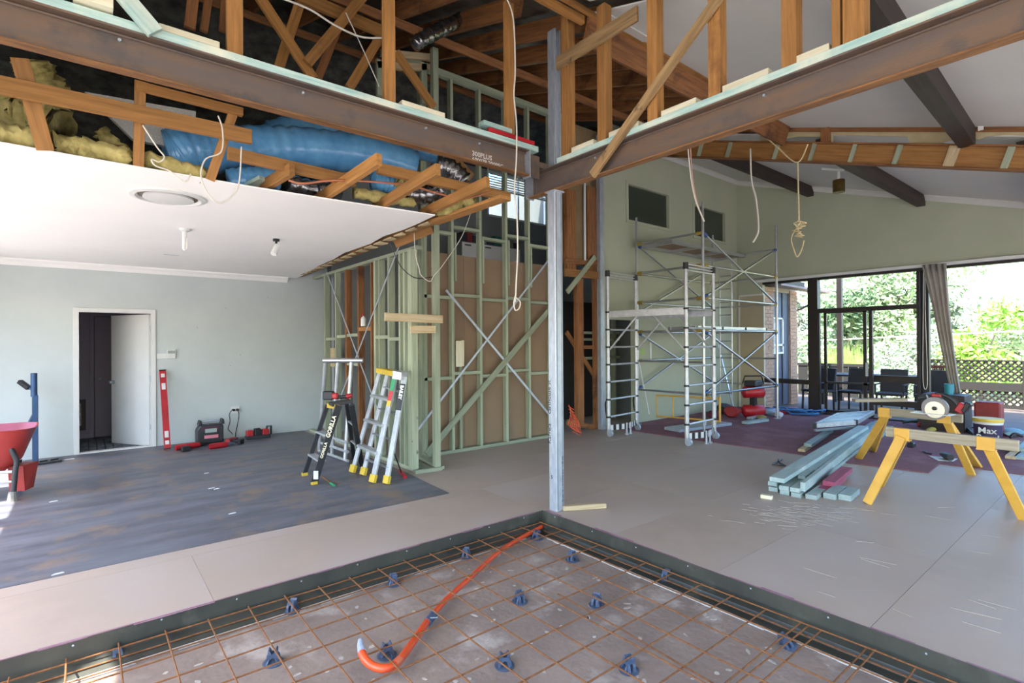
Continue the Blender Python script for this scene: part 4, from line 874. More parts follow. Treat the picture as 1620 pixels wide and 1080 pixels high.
# ================================================================= TELESCOPIC PLATFORM (front scaffold)
m_alw = mat('pale_aluminium', 'c9cccd', 'b4b8ba', .4, .5, scale=12)
sc = empty('telescopic_scaffold', (7.05, 5.05, 0), 0, 'folding aluminium telescopic work platform on castors with black rung collars', 'scaffold')
LG = {'A': G(963, 690), 'B': G(1007, 680), 'C': G(1087, 705), 'D': G(1130, 694)}
tops = {'A': PX(963, 431, LG['A'].x).z, 'B': PX(1006, 437, LG['B'].x).z, 'C': PX(1087, 411, LG['C'].x).z, 'D': PX(1129, 420, LG['D'].x).z}
ztp = sum(tops.values())/4
for k, q in LG.items():
    p = MB(); p.cyl((q.x, q.y, .12), (q.x, q.y, 1.0), .034, seg=12).cyl((q.x, q.y, 1.0), (q.x, q.y, 1.8), .03, seg=12).cyl((q.x, q.y, 1.8), (q.x, q.y, ztp), .026, seg=12); p.make('leg', m_alw, sc, smooth=True)
    for i in range(7):
        z = .32+.29*i; p = MB(); p.cyl((q.x, q.y, z-.015), (q.x, q.y, z+.015), .04, seg=12); p.make('collar', m_black, sc, smooth=True)
    p = MB(); p.cyl((q.x, q.y, ztp-.1), (q.x, q.y, ztp), .04, seg=12); p.make('collar', m_black, sc)
    p = MB(); p.cyl((q.x-.02, q.y-.03, .055), (q.x+.02, q.y-.03, .055), .055, seg=14); p.box((q.x, q.y-.01, .1), (.06, .05, .05)); c = p.make('castor', m_galv, sc, smooth=True)
for a, b in (('A', 'B'), ('C', 'D')):
    A_, B_ = LG[a], LG[b]
    for i in range(7):
        z = .32+.29*i; p = MB(); p.cyl((A_.x, A_.y, z), (B_.x, B_.y, z), .016, seg=8); p.make('rung', m_alw, sc, smooth=True)
    for k in range(3):
        z = ztp-.02-.045*k; p = MB(); p.cyl((A_.x, A_.y, z), (B_.x, B_.y, z), .013, seg=8); p.make('rung', m_alw, sc, smooth=True)
    # striped base plates and stabiliser feet
    mid = (A_+B_)/2+V((0, -.12, 0)); n = 8
    for (u, v) in ((A_, mid), (mid, B_)):
        for k in range(6):
            p0, p1 = u.lerp(v, .08+.84*k/6), u.lerp(v, .08+.84*(k+1)/6); piece('stripe_plate', p0+Z_*.14, p1+Z_*.14, .012, .09, m_black if k % 2 else m_trim, sc, bev=0)
    for dx in (-.05, .05): p = MB(); p.cyl((mid.x+dx, mid.y, 0), (mid.x+dx, mid.y, .2), .016, seg=8).cyl((mid.x+dx, mid.y, 0), (mid.x+dx, mid.y, .02), .035, seg=8); p.make('foot', m_galv, sc)
zp = PX(963, 497, LG['A'].x).z
for a, b in (('A', 'C'), ('B', 'D')):
    A_, B_ = LG[a], LG[b]; piece('platform_beam', (A_.x, A_.y, zp), (B_.x, B_.y, zp), .03, .11, m_alw, sc)
    d = (B_-A_)
    for t, s, z2 in ((0, 1, .555), (1, -1, .555)):
        p0 = A_+d*t+Z_*PX(968, 556, LG['A'].x).z; p1 = A_+d*(t+s*.4)+Z_*(zp-.04); p = MB(); p.cyl(p0, p1, .016, seg=8); p.make('knee_brace', m_alw, sc, smooth=True)
for k in range(5):
    t = (k+.5)/5; a = LG['A'].lerp(LG['B'], t); b = LG['C'].lerp(LG['D'], t); piece('deck_board', a+Z_*(zp+.04)+(b-a)*.03, b+Z_*(zp+.04)-(b-a)*.03, .14, .02, m_alw, sc)
for q0, q1 in (((968, 497), (975, 497)),): pass
for (a, s) in (('A', -1), ('B', 1)):
    q = LG[a]; p = MB(); p.tube(smooth_path([(q.x, q.y+.02*s, .62), (q.x+.02, q.y+.08, .55), (q.x+.02, q.y+.07, .4), (q.x, q.y+.02, .3)], 5), .014, 6); p.make('grab_handle', m_black, sc)

# ================================================================= ALUMINIUM TOWER (rear scaffold)
tw = empty('aluminium_tower', (9.4, 5.5, 0), 0, 'tall aluminium mobile tower scaffold with cross braces and a hatch platform', 'scaffold')
x0, x1, y0, y1, hT = 8.07, 10.76, 4.83, 6.2, 3.85
E_, F_, H_, I_ = (x0, y1), (x0, y0), (x1, y0), (x1, y1)
lv = [.67, 1.21, 1.75, 2.3, 2.85, 3.4]
def tcy(name, a, b, r, m=m_alu): p = MB(); p.cyl(a, b, r, seg=9); return p.make(name, m, tw, smooth=True)
for (x, y) in (E_, F_, H_, I_):
    tcy('standard', (x, y, .1), (x, y, hT), .024); tcy('spigot', (x, y, hT-.2), (x, y, hT+.06), .019, m_galv)
    p = MB(); p.cyl((x, y, .0), (x, y, .02), .07, seg=12).cyl((x, y, .02), (x, y, .25), .018, seg=8).cyl((x, y, .16), (x, y, .22), .035, seg=8); p.make('base_jack', m_galv, tw, smooth=True)
m_coup = mat('coupler_yellow', 'b59b3f', '8f7a33', .6, scale=20); m_coupb = mat('coupler_blue', '35558f', rough=.5)
def rail(a, b, z, z2=None):
    z2 = z if z2 is None else z2; A_ = V((a[0], a[1], z)); B_ = V((b[0], b[1], z2)); d = (B_-A_).normalized()
    tcy('ledger', A_, B_, .02)
    for q, s in ((A_, 1), (B_, -1)): p = MB(); p.cyl(q+d*s*.03, q+d*s*.12, .032, seg=8); p.make('coupler', m_coup if z == z2 else m_coupb, tw)
for z in (.67, 1.75, 2.3, 2.85): rail(F_, H_, z)
for z in (1.21, 1.75, 2.3, 2.85): rail(E_, I_, z)
for z in (1.75, 2.3, 2.85, 3.4): rail(E_, F_, z)
for z in lv: tcy('rung', (x1, y0, z), (x1, y1, z), .018)
for z in lv[:2]: tcy('rung', (x0, y0, z), (x0, y1, z), .018)
rail(F_, H_, 3.4, 2.3); rail(H_, F_, 3.4, 2.3); rail(F_, H_, 1.75, .67); rail(H_, F_, 1.75, .67); rail(E_, I_, 3.4, 2.3); rail(I_, E_, 3.2, 2.1); rail(E_, I_, 1.75, .67); rail(I_, E_, 1.75, .67); rail(F_, H_, .67); 
# ladder section inside the end frame
for yy in (5.75, 6.02): tcy('ladder_stile', (x1-.05, yy, .3), (x1-.05, yy, 3.2), .014)
for k in range(10): tcy('ladder_rung', (x1-.05, 5.75, .45+.28*k), (x1-.05, 6.02, .45+.28*k), .011)
# hatch platform: frame, ply decks
def platform(z, ya, yb_):
    p = MB(); p.bb(x0+.03, x1-.03, ya, ya+.05, z-.06, z).bb(x0+.03, x1-.03, yb_-.05, yb_, z-.06, z)
    for k in range(4): x = x0+.05+(x1-x0-.15)*k/3; p.bb(x, x+.06, ya, yb_, z-.06, z-.002)
    p.make('platform_frame', m_alu, tw)
    for k in range(3):
        xa = x0+.13+(x1-x0-.15)*k/3; p = MB(); p.bb(xa, xa+(x1-x0-.15)/3-.08, ya+.05, yb_-.05, z-.012, z+.0); p.make('deck_board', m_gyp, tw)
platform(3.38, 5.45, 6.1); platform(1.83, 5.0, 5.55)

# yellow barrier frame behind the front scaffold
yb0 = empty('yellow_barrier', G(1075, 668), 0, 'low yellow steel barrier frame standing behind the front scaffold', 'barrier')
A_, B_ = G(1016, 662), G(1139, 673); d = B_-A_; H_b = .5
def ybar(n, a, b, r=.016): p = MB(); p.cyl(a, b, r, seg=8); p.make(n, m_yel, yb0, smooth=True)
for t in (0, .2, .42, .8, 1): ybar('post', A_+d*t+Z_*(0 if t in (0, 1) else .08), A_+d*t+Z_*(H_b+(.03 if t in (0, 1) else 0)), .02 if t in (0, 1) else .014)
for z in (.08, H_b): ybar('rail', A_+Z_*z, B_+Z_*z)

# doorway in the sage wall: green framing beyond it
fr = empty('stud_frame', (7.9, 7.1, 0), 0, 'green stud framing seen through the doorway behind the front scaffold', 'stud frame')
for x in (7.95, 8.45, 8.9): stud(x, 7.1, 0, 2.5, .09, .06, m_green, fr)
for z in (1.75, 1.62, 1.25): piece('nogging', (7.4, 7.1, z), (9.1, 7.1, z), .09, .05, m_green, fr)
p = MB(); p.bb(7.42, 8.55, 7.6, 7.62, 0, 2.4); p.make('shade_sheet', mat('room_shade', '2a2828', rough=.8), None, 'dark sheet standing for the shaded room behind the green framing in the doorway', 'sheet')  # dark sheet added to stand for the shade of the room beyond
# bits on the sage wall
m_lime = mat('lime_paper', '9fc06a', rough=.8)
p = MB(); a = PY(1017, 556, YG-.004); p.bb(a.x-.05, a.x+.05, YG-.004, YG-.001, a.z-.06, a.z+.06); p.make('paper_note', m_lime, None, 'small lime paper stuck on the sage wall behind the scaffold', 'paper')
p = MB(); a = PY(1029, 556, YG-.004); p.bb(a.x-.03, a.x+.03, YG-.012, YG-.001, a.z-.19, a.z+.19); p.make('spirit_rule', m_trim, None, 'narrow white rule hanging on the sage wall beside the lime paper', 'ruler')
piece('broom', PY(1008, 560, 6.2), PY(1027, 655, 6.1), .02, .02, m_trim, None, 'thin pole with a red tip leaning on the sage wall', 'pole', up=Y_)
piece('grey_lath', PY(1136, 545, 6.3), PY(1161, 648, 5.9), .05, .02, m_alu, None, 'aluminium batten leaning in the far corner behind the tower', 'batten', up=Y_)

# ================================================================= REBAR MESH IN THE PIT
rm = empty('rebar_mesh', (1.5, 2.5, -.09), 0, 'rusty steel reinforcing mesh suspended over the pit floor', 'reinforcing mesh')
def rod(a, b, r=.0045):
    p = MB(); a, b = V(a), V(b); n = max(2, int((b-a).length/.5)); pts = [a.lerp(b, k/n)+V((random.uniform(-.003, .003), random.uniform(-.003, .003), random.uniform(-.004, .004))) for k in range(n+1)]
    p.tube(pts, r, 6); return p.make('mesh_bar', m_rebar, rm)
xs = [.13+.2165*k for k in range(-8, 11)]+[2.53, 2.775, 3.005, 3.225]
ys = [3.585, 3.31, 3.095, 2.88, 2.66, 2.43, 2.19, 1.965, 1.752, 1.53, 1.33, 1.29, 1.224, 1.0, .96, .78, .56, .34]
for x in xs: rod((x, -.6, -.078), (x, 3.6+random.uniform(-.01, .02), -.078))
for y in ys: rod((-1.75, y, -.087), (3.25+random.uniform(-.01, .02), y, -.087))
rod((-1.75, 3.56, -.135), (3.2, 3.57, -.135)); rod((-1.75, 3.5, -.15), (2.9, 3.5, -.15)); rod((3.2, .3, -.13), (3.19, 3.5, -.13)); rod((2.3, .5, -.087), (2.4, 2.5, -.087))
# mesh support chairs
m_bc = mat('blue_grey_plastic', '4f5f78', '3d4a5e', .45, scale=20)
def bar_chair():
    t = empty('bar_chair', (0, 0, 0))
    p = MB(); p.lathe([(.047, 0), (.048, .004), (.04, .007), (.02, .008)], seg=20); p.make('base', m_bc, t, smooth=True)
    arch = [(-.033, .005), (-.03, .03), (-.016, .05), (.016, .05), (.03, .03), (.033, .005), (.02, .005), (.016, .024), (.0, .034), (-.016, .024), (-.02, .005)]
    p = MB(); p.prism([(a, -.02, b) for a, b in arch], (0, .013, 0)); p.make('arch', m_bc, t)
    p = MB(); p.prism([(a, .007, b) for a, b in arch], (0, .013, 0)); p.make('arch', m_bc, t)
    for s in (-1, 1):
        p = MB(); p.prism([(s*.006, -.019, .046), (s*.022, -.019, .04), (s*.022, -.014, .064), (s*.016, -.014, .068), (s*.009, -.015, .058)], (0, .036, 0)); p.make('clip', m_bc, t)
    for a in (.6, 2.2, 3.9, 5.3):
        p = MB(); p.bar((.036*math.cos(a), .036*math.sin(a), .006), (.012*math.cos(a), .012*math.sin(a), .048), .008, .004); p.make('rib', m_bc, t)
    return t
bc0 = bar_chair()
bcs = [(186, 1043, 'at the left end by the sun patch'), (432, 1048, 'near the bottom edge left of the orange pipe tail'), (462, 966, 'close to the left pit edge'), (622, 924, 'close to the left pit edge near the middle'), (738, 881, 'left of the orange pipe near the far corner'), (849, 852, 'right beside the far end of the orange pipe'), (905, 886, 'second from the far corner, right of the pipe'), (1054, 917, 'at the right pit edge'), (822, 952, 'in the middle right of the pipe'), (944, 957, 'dark and capped, in the middle of the pit'), (612, 1037, 'under the curved tail of the orange pipe'), (798, 1053, 'at the bottom centre of the picture'), (995, 1060, 'at the bottom right of centre'), (1246, 1022, 'dark and tilted at the far right of the mesh')]
for i, (px_, py_, lab) in enumerate(bcs):
    q = G(px_, py_, PZ+.002); Mw = Matrix.Translation(q) @ Matrix.Rotation(random.uniform(0, 6), 4, 'Z') @ Matrix.Scale(1.12, 4)
    if i == 13: Mw = Mw @ Matrix.Rotation(.5, 4, 'X')
    if i == 0: o = bc0; o.matrix_basis = Mw; W[o.name] = Mw
    else: o = copy_tree(bc0, None, Mw)
    tag(o, 'blue-grey plastic mesh support chair '+lab, 'mesh support', 'plastic mesh supports in the pit')
# orange conduit
op = empty('orange_conduit', G(740, 930, -.1), 0, 'bright orange conduit pipe curving across the rebar mesh', 'pipe')
pts = [G(a, b, z) for a, b, z in ((572, 1031, -.04), (578, 1043, -.06), (590, 1053, -.08), (608, 1057, -.09), (626, 1050, -.1), (645, 1027, -.115), (682, 974, -.12))]
p = MB(); p.tube(smooth_path(pts, 8), .021, 14); p.make('pipe_run', m_orp, op, smooth='all')
p = MB(); p.tube(smooth_path([G(680, 977, -.12), G(705, 949, -.12), G(740, 917, -.12), G(783, 878, -.12), G(810, 859, -.12), G(858, 832, -.115)], 8), .018, 14); p.make('pipe_run', m_orp, op, smooth='all')
p = MB(); p.tube([G(570, 1012, -.02), G(570, 1020, -.03), G(573, 1032, -.042)], [.012, .017, .023], 12); p.make('taped_end', mat('grey_tape', 'a9b5c6', '8c99ad', .4, scale=20), op, label='pale grey taped pipe end')
p = MB(); a, b = G(676, 984, -.12), G(686, 972, -.12); p.cyl(a, b, .026, seg=14); p.make('pipe_clip', m_bc, op, smooth=True)
p = MB(); a, b = G(624, 1052, -.1), G(632, 1044, -.105); p.cyl(a, b, .023, seg=14); p.make('coupling', mat('orange_coupling', 'd8704e', rough=.4), op, smooth=True)
for (u, v) in (((676, 984), (679, 970)),): p = MB(); a = G(683, 977, -.1); p.cyl(a+V((-.03, .02, .0)), a+V((.03, -.02, .0)), .004, seg=6); p.make('wire_tie', m_galv, op)

# ================================================================= LADDERS BY THE STUD WALL
# black fibreglass step ladder (A-frame, side on)
m_blk2 = mat('black_fibreglass', '26282b', '303236', .45, scale=9)
sl = empty('step_ladder', G(520, 750), 0, 'black step ladder standing open with a cordless tool on top', 'ladder')
def zat(q, py_):   # height of pixel row above ground point q
    d = q.x*fw.x+q.y*fw.y; return EYE+(540-py_+2.3)/FPX*d
F1, F2 = G(482, 752), G(497, 766)
T1, T2 = PX(520, 640, G(515, 752).x), PX(540, 640, G(519, 762).x)
T1 = V((F1.x+.36, F1.y+.0, zat(F1, 640))); T1 = ray(518, 640)*((F1.x*fw.x+F1.y*fw.y)+.02)+EY
T2 = ray(536, 641)*((F2.x*fw.x+F2.y*fw.y)+.02)+EY
B1_ = ray(548, 634)*((F1.x*fw.x+F1.y*fw.y)+.1)+EY; B2_ = ray(556, 640)*((F2.x*fw.x+F2.y*fw.y)+.1)+EY
R1, R2 = G(560, 727), G(572, 738)
sd = (F2-F1).normalized()
piece('stile', F1+Z_*.02, T1, .05, .025, m_blk2, sl, up=sd); piece('stile', F2+Z_*.02, T2, .075, .025, m_blk2, sl, up=sd)
piece('rear_stile', R1+Z_*.02, B1_, .05, .025, m_blk2, sl, up=sd); piece('rear_stile', R2+Z_*.02, B2_, .06, .025, m_blk2, sl, up=sd)
for t in (.3, .62): a, b = F1.lerp(T1, t), F2.lerp(T2, t); piece('step', a, b, .09, .02, m_alw, sl)
for t in (.35, .68): a, b = R1.lerp(B1_, t), R2.lerp(B2_, t); piece('rear_brace', a, b, .03, .02, m_alw, sl)
piece('top_cap', (T1+T2)/2+V((-.03, 0, .01)), (B1_+B2_)/2+V((.02, 0, .02)), .2, .035, m_blk2, sl); piece('front_lip', T1+Z_*-.01, T2+Z_*-.02, .02, .05, m_fibre, sl)
for q in (F1, F2): p = MB(); p.box(q+Z_*.018, (.06, .05, .034)); p.make('foot', m_fibre, sl)
for q in (R1, R2): p = MB(); p.box(q+Z_*.018, (.05, .05, .034)); p.make('foot', m_blk2, sl)
ax = (T2-F2).normalized(); nrm = (rt.cross(ax)); sidev = ax.cross(-fw).normalized()
if sidev.dot(rt) < 0: sidev = -sidev
def decal(body, t, size, m, base, dirv, off, parent, flip=1, bold=.001):
    # text running along dirv facing the viewer side of the stile
    right = V(dirv)*flip; n = (-fw+right*fw.dot(right)).normalized(); up_ = n.cross(right)
    return text('lettering', body, size, m, base+n*off+up_*(-size*.35), right, up_, parent, .0006, bold)
m_yl = mat('cream_lettering', 'e8e2c0', rough=.7)
decal('GORILLA', 0, .062, m_yl, F2.lerp(T2, .60), ax, .045, sl, 1, .002)
decal('GORILLA', 0, .045, m_yl, F2.lerp(T2, .34), ax, .045, sl, 1, .001)
p = MB(); q = F2.lerp(T2, .13); p.box(q-fw*.043, (.05, .012, .09), frame((0, 0, 0), rt, ax)); p.make('sticker', m_trim, sl, label='white instruction sticker')
# cordless tool on the ladder
ct = empty('cordless_tool', (T1+T2)/2+Z_*.04, 0, 'red and black cordless impact tool lying on top of the black step ladder', 'power tool')
c0 = (T1+T2)/2+Z_*.085; 
def at_(px_, py_, d): return ray(px_, py_)*d+EY
dd = (c0.x*fw.x+c0.y*fw.y)
p = MB(); p.box(at_(520, 625, dd), (.12, .08, .1), frame((0, 0, 0), rt)); p.make('battery', m_black, ct, bev=.012)
p = MB(); p.box(at_(530, 626, dd-.02), (.07, .06, .07), frame((0, 0, 0), rt)); p.make('motor_housing', m_red, ct, bev=.015)
p = MB(); p.cyl(at_(533, 628, dd), at_(550, 627, dd), .022, seg=12); p.make('tool_body', m_black, ct, smooth=True)
p = MB(); p.cyl(at_(549, 627, dd), at_(557, 625, dd), .034, .02, seg=12); p.make('nose', m_red, ct, smooth=True)
# screwdriver-like tool on the floor
p = MB(); p.cyl(G(510, 755)+Z_*.012, G(523, 766)+Z_*.012, .006, seg=8); o = p.make('screwdriver', m_oran_d, None, 'small screwdriver with a green handle on the floor by the black ladder', 'hand tool')
p = MB(); p.cyl(G(523, 766)+Z_*.014, G(529, 770)+Z_*.014, .014, seg=8); p.make('handle', mat('green_handle', '2f8f5b', rough=.5), o, label='green handle')

# aluminium step ladder, folded, leaning on the posts
al = empty('step_ladder', G(585, 758), 0, 'folded aluminium step ladder with yellow feet leaning against the green posts', 'ladder')
feet = [G(557, 748), G(574, 752), G(589, 764), G(611, 766)]
tops_ = []
for (px_, py_), f in zip(((601, 588), (614, 588), (626, 592), (640, 596)), feet):
    d = f.x*fw.x+f.y*fw.y; tops_.append(ray(px_, py_)*(d+.22)+EY)
for i, (f, t) in enumerate(zip(feet, tops_)):
    f2 = f.lerp(t, .07); piece('stile' if i in (0, 2) else 'rear_stile', f2, t, .075 if i >= 2 else .06, .025, m_alw, al, up=(1, .2, 0))
    piece('foot', f+Z_*.01, f2+Z_*.01, .09, .04, m_fibre, al, up=(1, .2, 0))
for t in (.27, .52, .76): piece('step', feet[0].lerp(tops_[0], t), feet[2].lerp(tops_[2], t), .09, .03, m_alw, al)
for t in (.15, .4, .64, .85): piece('rear_brace', feet[1].lerp(tops_[1], t), feet[3].lerp(tops_[3], t), .03, .02, m_alu, al)
piece('top_cap', tops_[0]+Z_*.02, tops_[2]+Z_*.01, .1, .06, m_fibre, al); piece('top_bracket', tops_[2], tops_[3]+Z_*.01, .12, .09, m_alw, al); piece('top_bracket', tops_[0]+Z_*.02, tops_[1]+Z_*.02, .08, .03, m_alu, al)
ax2 = (tops_[3]-feet[3]).normalized()
def plate(base, ax_, L0, L1, w_, m, off, parent, name='label_panel', lab=None):
    n = (-fw+ax_*fw.dot(ax_)).normalized(); s = n.cross(ax_); a = base+ax_*L0; b = base+ax_*L1
    return piece(name, a+n*off, b+n*off, w_, .002, m, parent, lab, up=n, bev=0)
L3 = (tops_[3]-feet[3]).length
plate(feet[3], ax2, .68*L3, .93*L3, .066, m_black, .046, al, lab='black label panel with white lettering')
decal('BAILEY', 0, .052, m_trim, feet[3]+ax2*.915*L3, ax2, .0475, al, -1, .003)
ax3 = (tops_[2]-feet[2]).normalized(); L2_ = (tops_[2]-feet[2]).length
for a, b, c in ((.84, .95, '2f9a63'), (.75, .84, 'c2323a'), (.70, .75, 'd8bb3c')): plate(feet[2], ax3, a*L2_, b*L2_, .045, mat('sticker_'+c, c, rough=.5), .046, al, 'sticker')
# folded aluminium trestle frames behind the black ladder
for j, (ox, lab, fx) in enumerate(((0, 'folded aluminium trestle leaning on the stud wall behind the black ladder', 0),)):
    tf = empty('folded_trestle', G(530+ox, 712), 0, lab, 'trestle')
    d0 = 6.9+.12*j; 
    tops3 = [(515+ox, 570-j*4), (535+ox, 570-j*4), (556+ox, 570-j*4)]; bots = [(508, 693), (526, 700), (545, 712)]
    T_ = [ray(*a)*(d0+.1)+EY for a in tops3]; Bq = [G(a, b) for a, b in ((505+ox, 716), (525+ox, 722), (546+ox, 731))]
    p = MB(); p.cyl(T_[0]+(T_[0]-T_[2])*.08, T_[2]+(T_[2]-T_[0])*.45, .034, seg=12); p.make('top_bar', m_alu, tf, smooth=True)
    for a, b in zip(T_, Bq): p = MB(); p.cyl(a, b+Z_*.03, .026, seg=10); p.make('upright', m_alw, tf, smooth=True)
    for s in (0, .12, .24): p = MB(); q = V((0, -.0, s)); p.cyl(Bq[0]+q+Z_*.03, Bq[2]+q+Z_*.03+(Bq[2]-Bq[0])*.1, .02, seg=8); p.make('bottom_bar', m_alw, tf, smooth=True)
p = MB(); p.cyl(G(637, 755)+Z_*.015, PX(622, 712, 3.0), .009, seg=6); o = p.make('grabber', m_black, None, 'thin black bar with a red grip leaning at the foot of the green post', 'hand tool')
p = MB(); p.cyl(G(641, 757)+Z_*.02, G(633, 749)+Z_*.035, .022, seg=8); p.make('grip', m_red, o, label='dark red grip')

# ================================================================= LEFT WALL OBJECTS
# thermostat and switch
p = MB(); a, b = PY(247.5, 559, YL), PY(264, 567, YL); p.bb(a.x, b.x, YL-.012, YL, b.z, a.z); p.make('light_switch', m_trim, None, 'white wall switch plate right of the open door', 'switch', bev=.003)
th = empty('thermostat', PY(270, 567, YL), 0, 'white thermostat with a grey display on the left wall', 'thermostat')
p = MB(); a, b = PY(264, 553, YL), PY(278, 567, YL); p.bb(a.x, b.x, YL-.025, YL, b.z, a.z); p.make('case', m_trim, th, bev=.004)
p = MB(); p.bb(a.x+.01, b.x-.01, YL-.027, YL-.024, a.z-.06, a.z-.015); p.make('display', mat('lcd', '8b968e', rough=.3), th)
p = MB(); a, b = PY(365, 643, YL), PY(379, 653, YL); p.bb(a.x, b.x, YL-.012, YL, b.z, a.z); pp_ = p.make('power_outlet', m_trim, None, 'white double power outlet low on the left wall', 'outlet', bev=.003)
for k in (.3, .72):
    p = MB(); c = a.lerp(b, k); c.z = (a.z+b.z)/2; p.cyl((c.x, YL-.012, c.z), (c.x, YL-.05, c.z), .02, seg=10); p.make('plug', m_black, None, '%s black plug in the wall outlet' % ('left' if k < .5 else 'right'), 'plug')
cable([PY(x_, y_, YL-.05) for x_, y_ in ((368, 647), (363, 655), (364, 666), (361, 678), (366, 684))]+[G(370, 691)], .006, m_black, 'black cord from the left plug down to the floor')
cable([PY(x_, y_, YL-.05) for x_, y_ in ((376, 647), (378, 656), (376, 670), (373, 684))]+[G(373, 694)], .006, m_black, 'black cord from the right plug down to the floor')
# scuffs and nail holes
p = MB()
for (x_, y_) in ((357, 487), (380, 561), (364, 578), (424, 471), (442, 539), (312, 518)): q = PY(x_, y_, YL-.001); p.box(q, (.012, .002, .012))
p.make('nail_holes', mat('nail_mark', '8a8c86', rough=.9), kind='structure')
# red spirit level
lvl = empty('spirit_level', G(264, 712), 0, 'long red spirit level leaning upright against the left wall', 'spirit level')
a, b = G(265, 711), PY(257, 585, YL-.05); a = V((a.x, a.y, 0)); piece('rail', a, b, .032, .085, m_red, lvl, up=X_)
ax4 = (b-a).normalized(); Lq = (b-a).length; n4 = V((-.0, -1, 0))
for t, l in ((.93, .03), (.79, .05), (.19, .05), (.09, .03)): q = a+ax4*Lq*t; piece('vial', q-ax4*l+n4*.018+V((0, 0, 0)), q+ax4*l+n4*.018, .004, .05, m_trim, lvl, up=X_)
for t in (.005, .985): q = a+ax4*Lq*t; piece('end_cap', q, q+ax4*.02, .036, .09, m_black, lvl, up=X_)
# ceiling fittings
q = G(267, 311, 2.75)
vt = empty('ceiling_vent', q, 0, 'round white air conditioning vent in the left ceiling', 'vent')
p = MB(); p.lathe([(.26, 0), (.26, -.012), (.225, -.02), (.205, -.004), (.205, 0)], q, 36); p.make('outer_ring', m_trim, vt, smooth=True)
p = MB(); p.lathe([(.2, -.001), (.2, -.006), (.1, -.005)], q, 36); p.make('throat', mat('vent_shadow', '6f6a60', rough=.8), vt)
p = MB(); p.lathe([(.17, -.005), (.175, -.022), (.12, -.032), (.01, -.034)], q, 36); p.make('centre_disc', m_trim, vt, smooth=True)
q = G(292, 362, 2.75)
lh = empty('lamp_holder', q, 0, 'bare batten lamp holder with an energy saving bulb on the left ceiling', 'lamp')
p = MB(); p.lathe([(.05, 0), (.05, -.02), (.022, -.035), (.022, -.09)], q, 16); p.make('holder', m_trim, lh, smooth=True)
p = MB(); 
for k in range(3): an = 2.1*k; dx, dy = .017*math.cos(an), .017*math.sin(an); p.tube([q+V((dx, dy, -.09)), q+V((dx, dy, -.2)), q+V((dx*.2, dy*.2, -.215))], .011, 8)
p.make('bulb', mat('bulb_glass', 'efeee8', rough=.2), lh, smooth=True)
q = G(437, 378, 2.75)
sp = empty('spot_light', q, 0, 'small white spotlight on a black swivel on the left ceiling', 'lamp')
p = MB(); p.cyl(q, q+Z_*-.025, .035, seg=14).cyl(q+Z_*-.025, q+Z_*-.075, .012, seg=8); p.make('swivel', m_black, sp)
p = MB(); p.cyl(q+V((.015, 0, -.07)), q+V((-.04, -.04, -.18)), .03, .034, seg=14); p.make('shade', m_trim, sp, smooth=True)
p = MB(); q = G(271, 403, 2.75); p.box(q-Z_*.002, (.17, .02, .004)); p.make('ceiling_slot', m_galv, None, 'narrow slot vent in the left ceiling near the cornice', 'vent')
# wheelbarrow
wb = empty('wheelbarrow', G(20, 793), 0, 'red steel wheelbarrow cut off by the left edge of the picture', 'wheelbarrow')
L0 = G(20, 793); m_wbr = mat('wheelbarrow_red', 'b23a34', '97302d', .45, scale=4, c3='8a4a52', s3=3); m_wbi = mat('dusty_red', 'a2566f', '944e5f', .6, scale=5)
cx, cy = L0.x-.32, L0.y+.28
def ring(hx, hy, z, ox=0, n=28, pw=.42):
    out = []
    for k in range(n):
        a = 2*math.pi*k/n; c, s = math.cos(a), math.sin(a); out.append(V((cx+ox+hx*abs(c)**pw*(1 if c > 0 else -1), cy+hy*abs(s)**pw*(1 if s > 0 else -1), z)))
    return out
zr = PY(40, 668, cy+.35).z
outer = [ring(.26, .2, .27, -.03), ring(.38, .27, .4), ring(.49, .36, zr-.01), ring(.5, .37, zr+.004), ring(.485, .355, zr+.004)]; inner = [ring(.485, .355, zr+.0045), ring(.475, .345, zr-.01), ring(.37, .26, .41), ring(.25, .19, .285, -.03)]
for nm_, rg, m_, e_ in (('tray', outer, m_wbr, 0), ('tray_lining', inner, m_wbi, -1)):
    p = MB(); rs_ = [[p.bm.verts.new(v) for v in r] for r in rg]
    for i in range(len(rs_)-1):
        for k in range(28): p.bm.faces.new((rs_[i][k], rs_[i][(k+1) % 28], rs_[i+1][(k+1) % 28], rs_[i+1][k]))
    p.bm.faces.new(rs_[e_]); p.make(nm_, m_, wb, smooth=True)
for s in (-1, 1):
    yy = cy+s*.2
    p = MB(); p.tube(smooth_path([(cx+.75, yy+s*.06, .62), (cx+.45, yy+s*.05, .42), (cx, yy, .31), (cx-.5, yy*1-s*.12, .24)], 5), .018, 8)
    pass
p = MB()
for s in (-1, 1): p.tube(smooth_path([(cx+.02, cy+s*.26, .31), (cx-.4, cy+s*.18, .27), (cx-.75, cy+s*.1, .2)], 5), .018, 8)
p.make('chassis', m_black, wb, smooth='all')
lx, lyv = L0.x, L0.y
p = MB(); p.tube(smooth_path([(lx-.02, lyv+.02, .56), (lx+.0, lyv, .5), (lx+.03, lyv, .4), (lx+.02, lyv, .3), (lx, lyv, .0)], 5), .024, 10); p.make('leg', m_blk2, wb, smooth='all')
p = MB(); p.tube([(lx-.02, lyv+.02, .52), (lx-.035, lyv+.015, .585)], .034, 10); p.make('grip', m_black, wb)
p = MB(); p.lathe([(.045, 0), (.04, .03), (.03, .1)], (lx, lyv, 0), 10); p.make('leg_foot', mat('concrete_splash', '8c8a86', '77746f', .9, scale=20), wb)
